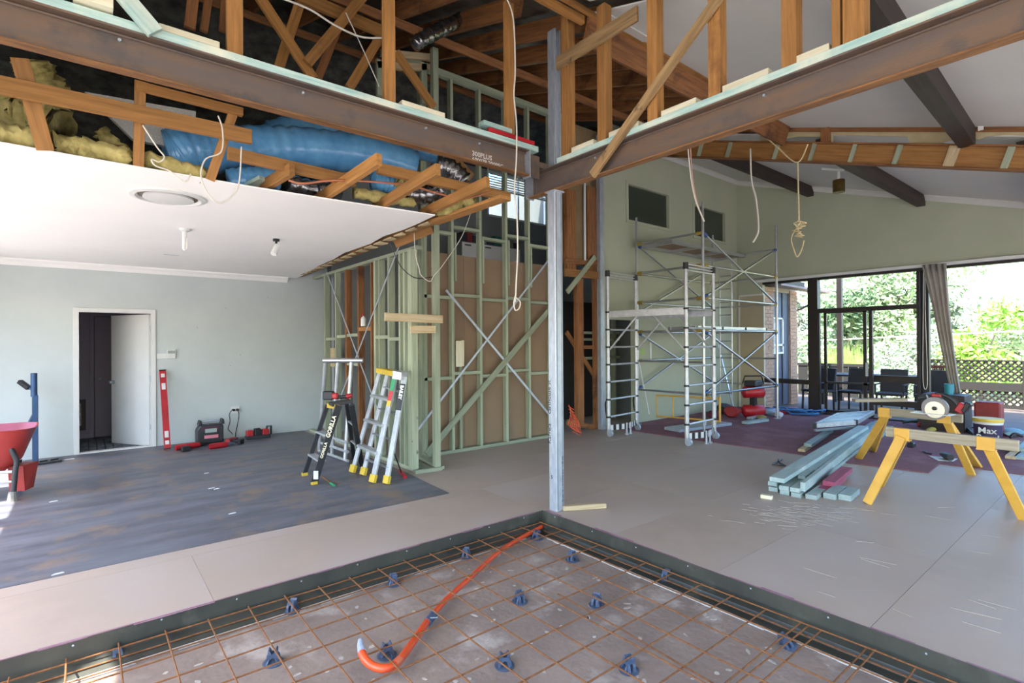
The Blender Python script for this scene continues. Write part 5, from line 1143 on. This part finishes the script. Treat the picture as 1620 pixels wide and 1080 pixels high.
p = MB(); p.tube([(lx, lyv, .3), (cx-.1, cy-.1, .3)], .015, 8).tube([(lx, lyv, .2), (cx-.2, cy-.0, .22)], .012, 8); p.make('leg_brace', m_galv, wb)
p = MB(); p.tube([(lx+.02, lyv+.45, .0), (lx+.02, lyv+.45, .34)], .02, 8); p.make('leg', m_blk2, wb)
p = MB(); p.prism([(lx+.07, lyv+.1, .33), (lx+.18, lyv+.3, .33), (lx+.14, lyv+.3, .06), (lx+.08, lyv+.15, .06)], (-.12, .06, 0)); p.make('skirt', m_wbr, wb)
p = MB(); p.tube([(cx-.75+.18*math.cos(a), cy, .2+.18*math.sin(a)) for a in [k*math.pi/8 for k in range(17)]], .05, 8, cap=False); p.make('wheel', m_black, wb, smooth='all')
p = MB(); p.box((cx+.22, cy-.02, .56), (.22, .18, .1), Matrix.Rotation(.5, 3, 'X')); p.make('cardboard_scrap', m_red, None, 'crumpled red and white packaging lying in the wheelbarrow', 'packaging', bev=.02)
p = MB(); p.box((cx+.02, cy-.05, .56), (.25, .2, .03), Matrix.Rotation(.3, 3, 'Y')); p.make('white_scrap', m_trim, None, 'white sheet scrap in the wheelbarrow beside the red packaging', 'packaging')
# blue panel stand
bs = empty('panel_lifter', G(55, 735), 0, 'dark blue steel lifter stand against the left wall behind the wheelbarrow', 'lifting stand')
m_nav = mat('navy_steel', '2f4f77', '28435f', .45, .2, scale=6); q = G(56, 733)
piece('mast', (q.x, q.y, 0), (q.x, q.y, zat(q, 620)), .06, .06, m_nav, bs, up=X_); p = MB(); p.cyl((q.x-.01, q.y, zat(q, 622)), (q.x-.01, q.y, zat(q, 585)), .035, seg=12); p.make('mast_top', m_nav, bs, smooth=True)
dq = q.x*fw.x+q.y*fw.y
p = MB(); p.tube(smooth_path([ray(54, 625)*dq+EY, ray(50, 616)*dq+EY, ray(44, 612)*dq+EY], 4), .014, 8); p.make('arm', m_nav, bs, smooth='all')
piece('pad', ray(46, 614)*dq+EY, ray(31, 603)*dq+EY, .06, .05, m_black, bs)
p = MB(); p.tube([ray(47, 668)*dq+EY, ray(54, 655)*dq+EY], .02, 8); p.make('lever', m_nav, bs)
p = MB(); qa, qb = G(58, 737), G(95, 731); p.bar(qa+Z_*.02, qb+Z_*.02, .03, .02).bar(qa+V((0, .2, .02)), qb+V((0, .2, .02)), .03, .02).bar(qb+Z_*.02, qb+V((0, .2, .02)), .04, .02).bar(qa+Z_*.02, qa+V((0, .2, .02)), .04, .02).bar((qa+qb)/2+Z_*.02, (qa+qb)/2+V((0, .2, .02)), .03, .02); p.make('base_frame', m_blk2, bs)
# jobsite radio
rq = G(336, 703); ra = empty('jobsite_radio', rq, 0, 'black and red jobsite radio on the floor against the left wall', 'radio')
zt = zat(rq, 664); w2_ = .21; yb_ = rq.y+.24
p = MB(); p.prism([(rq.x-w2_, rq.y, .02), (rq.x+w2_*.75, rq.y, .02), (rq.x+w2_*.75, rq.y, zt-.06), (rq.x+w2_*.6, rq.y, zt-.04), (rq.x-w2_*.75, rq.y, zt-.04), (rq.x-w2_, rq.y, zt-.12)], (0, .2, 0)); p.make('case', m_blk2, ra, bev=.015)
p = MB(); p.bb(rq.x-.14, rq.x+.1, rq.y-.008, rq.y+.002, .22, zt-.07); p.make('display_bezel', mat('dark_red_panel', '4a2430', rough=.5), ra, bev=.003)
p = MB(); p.bb(rq.x-.1, rq.x+.06, rq.y-.014, rq.y-.006, zt-.16, zt-.1); p.make('display', mat('lcd2', '9aa8a2', rough=.2), ra)
p = MB(); p.bb(rq.x-.11, rq.x+.08, rq.y-.014, rq.y-.006, zt-.25, zt-.2); p.make('badge', mat('pink_badge', 'd8808f', rough=.4), ra, label='pale red oval badge')
p = MB(); p.cyl((rq.x-.15, rq.y+.1, zt-.0), (rq.x+.12, rq.y+.1, zt-.0), .016, seg=8); p.make('carry_handle', m_galv, ra, smooth=True)
for s in (-.17, .14): p = MB(); p.prism([(rq.x+s-.02, rq.y+.03, zt-.05), (rq.x+s+.04, rq.y+.03, zt-.05), (rq.x+s+.03, rq.y+.03, zt+.03), (rq.x+s, rq.y+.03, zt+.03)], (0, .14, 0)); p.make('corner_guard', m_black, ra, bev=.008)
p = MB()
for k in range(6): p.bb(rq.x-.17, rq.x+.13, rq.y-.006, rq.y+.001, .04+.03*k, .052+.03*k)
p.make('speaker_grille', m_black, ra)
# power tools on the floor
def drill(name, c, ang, label, m1=m_red, nose=m_black, L=.26, grip=True):
    t = empty(name, (c.x, c.y, 0), ang, label, 'power tool'); R_ = Matrix.Rotation(ang, 3, 'Z')
    def P_(v): return V((c.x, c.y, 0))+R_ @ V(v)
    p = MB(); p.tube([P_((-L*.5, 0, .045)), P_((-L*.1, 0, .045)), P_((L*.2, 0, .045))], [.04, .045, .036], 12); p.make('motor_body', m1, t, smooth=True)
    p = MB(); p.tube([P_((L*.2, 0, .045)), P_((L*.38, 0, .045)), P_((L*.5, 0, .045))], [.034, .026, .014], 12); p.make('chuck', nose, t, smooth=True)
    if grip:
        p = MB(); p.tube([P_((-L*.2, 0, .045)), P_((-L*.3, -.09, .04)), P_((-L*.33, -.15, .04))], [.026, .023, .026], 10); p.make('grip', m_black, t, smooth=True)
        p = MB(); p.box(P_((-L*.34, -.18, .04)), (.12, .06, .075), R_); p.make('battery', m_black, t, bev=.01)
    return t
drill('reciprocating_saw', G(305, 709), .2, 'red and black reciprocating saw on the floor left of the radio', L=.46)
drill('angle_grinder', G(352, 708), .15, 'red grinder with a blue nose on the floor in front of the radio', m_red, m_bc, .36, False)
drill('cordless_drill', G(368, 700), .9, 'red cordless drill beside the plug cords', L=.3)
bq = G(411, 694); bcg = empty('battery_charger', bq, 0, 'red and black six bay battery charger on the floor right of the cords', 'charger')
p = MB(); p.bb(bq.x-.2, bq.x+.17, bq.y, bq.y+.14, 0, .06); p.make('base', m_blk2, bcg, bev=.01)
for k in range(3):
    p = MB(); p.bb(bq.x-.19+.12*k, bq.x-.09+.12*k, bq.y+.01, bq.y+.12, .05, .15+.02*(k == 1)); p.make('battery', m_red if k != 1 else m_black, bcg, bev=.012)
p = MB(); p.tube([(bq.x+.1, bq.y+.06, .06), (bq.x+.13, bq.y+.06, .19), (bq.x+.19, bq.y+.06, .19), (bq.x+.19, bq.y+.06, .05)], .018, 8); p.make('carry_handle', m_black, bcg)
# picture frame on the hallway wall, standing
hfm = empty('picture_frame', (-.38, 10.6, 0), 0, 'small dark framed picture standing in the hallway behind the open door', 'picture')
a = PY(125, 632, 11.36); b = PY(136, 678, 11.36)
p = MB(); p.bb(a.x-.25, b.x, 11.33, 11.36, b.z-.02, a.z); p.make('frame', mat('frame_brown', '3a2a26', rough=.6), hfm)
p = MB(); p.bb(a.x-.25, b.x-.06, 11.325, 11.332, b.z+.06, a.z-.06); p.make('mat_board', mat('grey_print', 'a7a29c', '6c6a68', .7, scale=20), hfm)
# plaster scraps on the dark floor
m_scr = m_trim
for i, (x_, y_, s, lab) in enumerate(((85, 794, .035, 'near the wheelbarrow leg'), (92, 909, .035, 'at the near edge of the dark floor'), (110, 727, .06, 'by the lifter base'), (335, 773, .035, 'in the middle of the dark floor'), (327, 749, .03, 'behind the middle one'), (343, 774, .03, 'just right of the middle one'), (368, 813, .035, 'in front of the ladders'))):
    q = G(x_, y_); p = MB(); p.prism([(q.x-s, q.y, .003), (q.x+s*.9, q.y+s*.2, .003), (q.x+s*.5, q.y+s*.6, .003), (q.x-s*.6, q.y+s*.4, .003)], (0, 0, .006)); p.make('plaster_chip', m_scr, None, 'white plaster chip on the dark floor '+lab, 'debris', 'white chips on the dark floor')

# ================================================================= SAWHORSES, TIMBER STACK, TOOLS (right)
def sawhorse(name, beam, brackets, label):
    """beam: (a,b) world ends of the bearer; brackets: list of (point on beam, [feet])"""
    a, b = beam; t = empty(name, ((a+b)/2).xy.to_3d(), 0, label, 'sawhorse')
    piece('bearer', a, b, .045, .09, m_weath2, t)
    d = (b-a).normalized(); side = Z_.cross(d).normalized()
    for q, feet_ in brackets:
        q = a+d*(q-a).dot(d)
        p = MB()
        for s in (-1, 1): p.box(q+side*s*.027-Z_*.01, (.12, .007, .11), frame((0, 0, 0), d))
        p.box(q-Z_*.062, (.13, .06, .012), frame((0, 0, 0), d)); p.make('bracket', m_yel, t, bev=.004)
        for f in feet_:
            s = 1 if (f-q).dot(side) > 0 else -1; top = q+side*s*.04-Z_*.03
            piece('leg', top, V((f.x, f.y, .004)), .075, .035, m_yel, t, up=side)
    return t
m_weath2 = mat('grey_weathered_timber', 'a9a08c', '8e8672', .8, scale=4, stretch=GR, bump=.15)
f1, f2 = G(1372, 796), G(1620, 822); hb = zat(G(1425, 760), 690)
def onbeam(px_, py_, z): return G(px_, py_, z)
zb_ = .70; A_, B_ = G(1402, 682, zb_), G(1612, 705, zb_)
q1, q2 = G(1427, 685, zb_), G(1561, 699, zb_)
sawhorse('sawhorse', (A_, B_), [(q1, [f1, G(1392, 768)]), (q2, [f2, G(1603, 792)])], 'front sawhorse with yellow legs and a weathered timber bearer')
A2, B2 = G(1392, 650, .72), G(1523, 662, .72)
q3, q4 = G(1398, 651, .72), G(1496, 659, .72)
sawhorse('sawhorse', (A2, B2), [(q3, [G(1358, 726), G(1381, 714)]), (q4, [G(1537, 751), G(1548, 739)])], 'rear sawhorse with yellow legs carrying the circular saw')
piece('packing_plank', G(1385, 642, .76)+V((.5, .4, .0)), G(1432, 632, .78), .12, .04, m_weath2, None, 'weathered plank resting across the left end of the rear sawhorse', 'plank')
# circular saw
c1 = G(1482, 645, .86); sv = empty('circular_saw', (c1.x, c1.y, .77), 0, 'red and grey circular saw resting on the rear sawhorse', 'power tool')
dS = (B2-A2).normalized(); sS = Z_.cross(dS); RS = frame((0, 0, 0), dS)
if sS.dot(fw) > 0: sS = -sS
p = MB(); p.cyl(c1+sS*.03, c1+sS*.055, .115, seg=28); p.make('upper_guard', mat('guard_grey', '7d7b7d', rough=.4, metal=.5), sv, smooth=True)
p = MB(); p.cyl(c1+sS*.055-Z_*.015, c1+sS*.06-Z_*.015, .085, seg=28); p.make('blade', mat('blade_steel', 'c9c6b4', rough=.25, metal=.9), sv)
p = MB(); p.cyl(c1+sS*.06, c1+sS*.075, .02, seg=12); p.make('arbor_bolt', m_black, sv)
p = MB(); p.box(c1-Z_*.06+sS*.02-dS*.03, (.34, .16, .006), RS); p.make('base_plate', m_alu, sv)
p = MB(); p.cyl(c1-sS*.1+Z_*.02, c1+sS*.03+Z_*.02, .05, seg=14); p.make('motor', m_blk2, sv, smooth=True)
p = MB(); p.tube(smooth_path([c1+dS*.04+Z_*.1, c1-dS*.0+Z_*.15, c1+dS*.1+Z_*.12, c1+dS*.17+Z_*.05, c1+dS*.16-Z_*.02], 5), .022, 8); p.make('rear_handle', m_blk2, sv, smooth='all')
p = MB(); p.box(c1+dS*.0+Z_*.13-sS*.0, (.09, .05, .04), RS); p.make('trigger_housing', m_red, sv, bev=.01)
p = MB(); p.box(c1+dS*.2+Z_*.02, (.07, .08, .1), RS @ Matrix.Rotation(.5, 3, 'Y')); p.make('battery', m_red, sv, bev=.01)
p = MB(); p.box(c1+dS*.24+Z_*.03, (.05, .08, .11), RS @ Matrix.Rotation(.5, 3, 'Y')); p.make('battery_cover', m_black, sv, bev=.01)
p = MB(); p.cyl(c1-dS*.15+Z_*.09, c1-dS*.08+Z_*.11, .025, seg=10); p.make('front_knob', m_blk2, sv)
# timber stack
st_dir = (G(1392, 664, .1)-G(1228, 768, .1)); st_dir.z = 0; st_dir.normalize(); st_s = Z_.cross(st_dir).normalized()
def board(px_, py_, z, L, m, lab, w_=.09, h=.045, da=0, cat='timber board', g='boards of the treated timber stack', name='timber_board'):
    a = G(px_, py_, z+h/2); d = Matrix.Rotation(da, 3, 'Z') @ st_dir; return piece(name, a, a+d*L, w_, h, m, None, lab, cat, g)
m_tb = mat('blue_treated_board', 'a3b6b4', '8ea6a5', .6, scale=4, stretch=GR, bump=.1, c3='bcc6c2', s3=2)
spec_ = [  # bottom row
 (1223, 774, .0, 4.6, 'bottom row, leftmost'), (1241, 779, .0, 4.6, 'bottom row, second from left'), (1259, 783, .0, 4.6, 'bottom row, third from left'),
 (1222, 765, .046, 4.4, 'second row, leftmost'), (1240, 772, .046, 4.2, 'second row, second from left'), (1257, 775, .046, 4.5, 'second row, third from left'),
 (1229, 757, .092, 4.5, 'third row, leftmost'), (1244, 752, .092, 4.3, 'third row behind the cream-ended one'),
 (1296, 728, .046, 4.0, 'right flank, upper'), (1310, 722, .0, 4.0, 'right flank, lower'), (1283, 745, .092, 3.9, 'lying on the right shoulder of the stack')]
for (a, b, z, L, lab) in spec_: board(a, b, z, L, m_tb, 'blue-green treated board in the stack, '+lab, da=random.uniform(-.015, .015))
board(1229, 759, .138, 4.4, m_tb, 'wide blue-green board on top of the stack with a cream end', .14, .045, 0)
board(1268, 755, .1, 3.9, m_tb, 'board with a cream sawn end in the middle of the stack', .07, .035, .02)
board(1270, 770, .06, 3.8, m_tb, 'rotated board with an orange sawn end beside the cream-ended one', .045, .09, .02)
for (a, b, z, L, w_, h, lab, m) in ((1283, 786, .0, .45, .1, .045, 'short pale-ended block in front of the stack, left of three', m_tb), (1312, 785, .0, .42, .11, .055, 'short teal block in front of the stack, middle of three', m_tb), (1336, 787, .0, .36, .11, .055, 'short teal block in front of the stack, right of three', m_tb)):
    board(a, b, z, L, m, lab, w_, h, -.03, 'timber block', 'short blocks before the stack', 'timber_block')
m_pk = mat('pink_painted_timber', 'a3506b', '8e4159', .7, scale=4, stretch=GR)
board(1311, 765, .048, .85, m_pk, 'dark pink painted block on top, right of the stack', .115, .05, 0, 'timber block', None, 'painted_block'); board(1306, 777, .0, .8, m_pk, 'dark pink painted block underneath, right of the stack', .14, .046, .05, 'timber block', None, 'painted_block')
t3(G(1204, 784, .02), G(1222, 787, .02), .05, .035, m_cream, 'tiny cream offcut on the floor left of the stack end', 'timber_offcut', 'timber_offcut')
board(1268, 713, .0, 1.7, m_pale, 'pale short board lying left of the stack, lower', .09, .045, .04, 'timber board', None); board(1278, 704, .046, 1.6, m_tb, 'blue-green short board lying left of the stack, upper', .1, .045, .04, 'timber board', None)
board(1375, 700, .0, 1.9, m_tb, 'pale blue board right of the stack under the rear sawhorse', .12, .045, .0, 'timber board', None)
# clamp on the floor
p = MB(); a, b, c = G(1222, 736), G(1237, 727), G(1245, 738); p.tube([b+Z_*.01, a+Z_*.01, a.lerp(c, .9)+Z_*.01, c+V((.05, .1, .02))], .009, 6).tube([G(1231, 728)+Z_*.02, G(1235, 738)+Z_*.02], .007, 6); p.make('clamp', m_blk2, None, 'small black G-clamp on the floor left of the timber stack', 'clamp')
# low aluminium platform lying on the stack
pf = empty('folding_platform', G(1322, 672, .25), 0, 'aluminium hop-up platform with ribbed top lying on the timber stack', 'platform')
zf = .235; c_a, c_b, c_d, c_e = G(1289, 673, zf), G(1354, 668, zf), G(1358, 652, zf), G(1326, 656, zf)
c_c = c_b+(c_e-c_a)
for (u, v) in ((c_a, c_b), (c_e, c_c), (c_a, c_e), (c_b, c_c)): piece('frame_rail', u, v, .035, .07, m_alw, pf)
for k in range(1, 7): piece('tread_slat', c_a.lerp(c_e, k/7)+Z_*.02, c_b.lerp(c_c, k/7)+Z_*.02, .07, .012, m_alu, pf)
for q in (c_a, c_b): p = MB(); p.box(q-Z_*.0, (.05, .05, .085)); p.make('end_cap', m_blk2, pf)
p = MB(); p.bar(c_a-Z_*.075, c_b-Z_*.075, .04, .03); p.make('folded_leg', m_alu, pf)
# things on the carpet around the sawhorses
q = G(1442, 708); im = empty('impact_driver', q, 0, 'black and red impact driver standing on its battery under the sawhorse', 'power tool')
p = MB(); p.bb(q.x-.06, q.x+.07, q.y-.04, q.y+.04, .01, .075); p.make('battery', m_black, im, bev=.012)
p = MB(); p.tube([(q.x, q.y, .07), (q.x, q.y+.01, .16)], [.022, .02], 10); p.make('grip', m_black, im, smooth=True)
p = MB(); p.tube([(q.x-.02, q.y+.06, .19), (q.x+.0, q.y-.05, .19)], [.032, .028], 12); p.make('motor_body', m_red, im, smooth=True)
q = G(1494, 727); p = MB(); p.prism([G(1469, 722)+Z_*.011, G(1515, 727)+Z_*.011, G(1508, 731)+Z_*.011, G(1484, 730)+Z_*.011], (0, 0, .002)); p.make('paper_sheet', m_trim, None, 'white paper sheet on the carpet between the sawhorses', 'paper')
drill('staple_tool', G(1496, 727), .6, 'grey hand tool lying on the white paper', m_blk2, m_black, .26, False).location.z = .012
p = MB(); p.tube([G(1461, 716)+Z_*.02, G(1467, 719)+Z_*.02, G(1474, 720)+Z_*.02], .012, 6); p.make('black_offcut', m_black, None, 'small black offcut on the carpet behind the paper', 'debris')
bq = G(1563, 705); mb_ = empty('adhesive_bucket', bq, 0, 'white, navy and yellow adhesive bucket behind the front sawhorse', 'bucket')
hbk = zat(bq, 666); rb_ = .17
p = MB(); p.lathe([(rb_*.88, 0), (rb_*.98, hbk*.82)], bq, 28); p.make('bucket_body', mat('bucket_navy', '2b2b55', '3a2036', .4, scale=2), mb_, smooth=True)
p = MB(); p.lathe([(rb_, hbk*.8), (rb_*1.02, hbk*.9)], bq, 28); p.make('bucket_band', m_trim, mb_, smooth=True)
p = MB(); p.lathe([(rb_*1.05, hbk*.89), (rb_*1.07, hbk*.93), (rb_*1.04, hbk)], bq, 28); p.make('lid', m_fibre, mb_, smooth=True)
n_ = (V((0, 0, 0))-bq); n_.z = 0; n_.normalize(); rgt = Z_.cross(n_).normalized()
text('lettering', 'Max', .12, m_trim, bq+n_*(rb_+.004)-rgt*.11+Z_*hbk*.5, rgt, Z_, mb_, .002, .002); text('lettering', 'Bond', .12, m_trim, bq+n_*(rb_+.004)-rgt*.13+Z_*hbk*.25, rgt, Z_, mb_, .002, .002)
q = G(1565, 690); p = MB(); w5 = .16; z5 = zat(q, 640); p.bb(q.x-w5, q.x+w5, q.y-w5, q.y+w5, 0, z5); p.make('red_case', mat('dull_red_case', '8b2a26', '74221f', .6, scale=4), None, 'tall dull red tool case behind the adhesive bucket', 'case', bev=.02)
q = G(1502, 680); p = MB(); p.lathe([(.06, 0), (.07, .18)], V((q.x, q.y, zat(q, 628))), 16); 
p.make('teal_cup', mat('teal_plastic', '2c8c9e', rough=.4), None, 'teal plastic tub on the wooden crate behind the saw', 'tub', smooth=True)
p = MB(); p.bb(q.x-.25, q.x+.3, q.y-.25, q.y+.35, .0, zat(q, 628)); p.make('wooden_crate', m_dark, None, 'dark wooden crate behind the circular saw', 'crate', bev=.01)
def hose(pts, r, m, lab, name='garden_hose', cat='hose'):
    p = MB(); p.tube(smooth_path(pts, 6), r, 8); return p.make(name, m, None, lab, cat, smooth='all')
m_hose = mat('dark_green_hose', '2c4433', rough=.5)
hose([G(a, b, z) for a, b, z in ((1428, 668, .05), (1455, 666, .08), (1490, 672, .05), (1520, 676, .04), (1545, 690, .02))], .022, m_hose, 'dark green hose lying behind the sawhorses')
hose([G(a, b, z) for a, b, z in ((1500, 665, .12), (1522, 672, .1), (1538, 685, .03), (1548, 697, .03))], .018, m_hose, 'second dark green hose looping towards the bucket')
for i, (x_, y_, sx, sy, sz, c, lab) in enumerate(((1473, 685, .35, .12, .09, 'b3a64a', 'yellow-green packet behind the rear sawhorse'), (1456, 676, .12, .1, .1, '9c3f35', 'small red tool behind the sawhorse bearer'), (1600, 690, .5, .3, .12, '6f8f94', 'grey-blue tarpaulin heap at the right edge'), (1528, 668, .3, .2, .2, '4a4434', 'dark bundle behind the crate'), (1512, 696, .2, .12, .05, '2b2d4a', 'navy bag on the carpet behind the front sawhorse'))):
    q = G(x_, y_); p = MB(); p.ball((q.x, q.y, sz*.5+.01), 1, (sx*.5, sy*.5, sz*.5), 2, .12); p.make('bundle', mat('bundle_%d' % i, c, rough=.8), None, lab, 'bundle', smooth=True)
for (a, b, z, m, lab) in ((1598, 727, .0, m_pale, 'pale end block at the right edge, lowest'), (1598, 719, .05, m_pale, 'pale end block at the right edge, stacked on the lowest'), (1612, 728, .0, m_tb, 'blue-green end block at the right edge, lower'), (1613, 720, .05, m_tb, 'blue-green end block at the right edge, upper')):
    q = G(a, b); piece('timber_block', (q.x, q.y, z+.025), (q.x+.7, q.y-.0, z+.025), .1, .048, m, None, lab, 'timber block')
hose([G(1598, 692, .2), G(1605, 686, .25), G(1618, 690, .22)], .02, m_black, 'black hose end at the right edge', 'hose', 'hose')

# ================================================================= CLUTTER UNDER THE TOWER
q = G(1192, 660); cp = empty('air_compressor', q, 0, 'red twin tank air compressor on the floor behind the tower', 'compressor')
dq = q.x*fw.x+q.y*fw.y; rx_ = V((rt.x, rt.y, 0)).normalized()
for k, z in enumerate((.14, .52)):
    c = V((q.x, q.y, z)); p = MB(); p.tube([c-rx_*.23, c-rx_*.19, c+rx_*.19, c+rx_*.23], [.06, .12, .12, .06], 16); p.make('tank', m_red, cp, smooth='all')
p = MB(); p.box((q.x, q.y, .7), (.3, .26, .12)); p.make('motor_cover', m_blk2, cp, bev=.02)
p = MB(); p.tube([(q.x-.2, q.y+.12, .7), (q.x-.15, q.y+.1, .85), (q.x+.15, q.y-.1, .85), (q.x+.2, q.y-.12, .7)], .015, 8); p.make('carry_handle', m_black, cp)
p = MB(); p.box((q.x, q.y, .33), (.12, .1, .2)); p.make('bracket', m_black, cp)
for s in (-1, 1): p = MB(); p.box((q.x+s*.1, q.y-s*.1, .03), (.05, .05, .06)); p.make('foot', m_black, cp)
m_bh = mat('blue_hose', '3d78b4', rough=.5); pts = []
cq = G(1262, 655)
for k in range(60): a = k*.63; r_ = .28+.06*math.sin(k*.9); pts.append((cq.x+r_*.75*math.cos(a)+.1*math.sin(k*.2), cq.y+r_*1.25*math.sin(a)+.12*math.cos(k*.3), .03+.012*(k % 9)))
hose(pts, .016, m_bh, 'tangled coil of blue air hose on the carpet by the dark post', 'air_hose')
for (x_, y_, x2, y2, w_, m, lab) in ((1178, 672, 1212, 667, .12, m_tb, 'short blue-green board on the carpet under the tower, front'), (1185, 665, 1205, 661, .1, m_galv, 'silver tube-like offcut behind the short board'), (1063, 683, 1145, 672, .35, m_galv, 'flat grey metal sheet on the carpet behind the front scaffold'), (1235, 655, 1256, 648, .2, m_red, 'flat red case on the carpet behind the blue hose')):
    piece('floor_offcut', G(x_, y_)+Z_*.04, G(x2, y2)+Z_*.04, w_, .05, m, None, lab, 'offcut')
for i, (x_, y_, sx, sy, sz, c, lab) in enumerate(((1158, 660, .3, .3, .2, '8e2a2c', 'red nail gun heap left of the compressor'), (1146, 655, .35, .2, .22, '33343a', 'dark tool bag in the far corner'), (1218, 657, .25, .3, .14, '9fb4cc', 'pale blue rag bundle at the tower foot'), (1232, 661, .14, .14, .12, 'cfd3da', 'white crumpled plastic by the tower foot'), (1205, 664, .2, .15, .08, 'a08d4a', 'yellowish scrap under the compressor'), (1130, 662, .3, .2, .15, '5c2530', 'dark red bag by the yellow barrier'), (1023, 660, .35, .25, .1, '8a2a30', 'flat red toolbox behind the castors'), (1036, 659, .2, .15, .06, '86a06a', 'green rag beside the flat red toolbox'), (1000, 655, .3, .2, .12, '7a3038', 'red bag inside the doorway'))):
    q = G(x_, y_); p = MB(); p.ball((q.x, q.y, sz*.5+.012), 1, (sx*.6, sy*.6, sz*.55), 2, .18); p.make('tool_heap', mat('heap_%d' % i, c, rough=.75), None, lab, 'tool bag' if i in (1, 5, 8) else 'bundle', smooth=True)
# ceiling light and tag
q = PX(1327, 294, 9.2); zc2 = q.z
cl = empty('ceiling_spot', q, 0, 'brass cylinder spotlight under the far sloping ceiling', 'lamp')
q = V((9.2, q.y, q.z)); zz = roofz(q.y, -.13)
p = MB(); p.cyl(q-Z_*.1, q+Z_*.09, .085, seg=20); p.make('cylinder_shade', mat('brass', '8a7440', '5d4d2c', .3, .8, scale=3), cl, smooth=True)
p = MB(); p.box((q.x, q.y+.06, zz-.03), (.12, .34, .03), Matrix.Rotation(.307, 3, 'X')); p.make('mount_plate', m_trim, cl)
p = MB(); p.cyl(q+Z_*.08, (q.x, q.y, zz), .02, seg=8); p.make('stem', m_trim, cl)
q = PX(1476, 130, 6.6); p = MB(); p.tube([q, q-Z_*.08], .014, 6); o = p.make('hanging_tag', m_trim, None, 'white and red tag hanging from the near dark ceiling beam', 'tag')
p = MB(); p.tube([q-Z_*.08, q+V((0, .02, -.17))], .014, 6); p.make('red_end', m_red, o, label='red lower end')
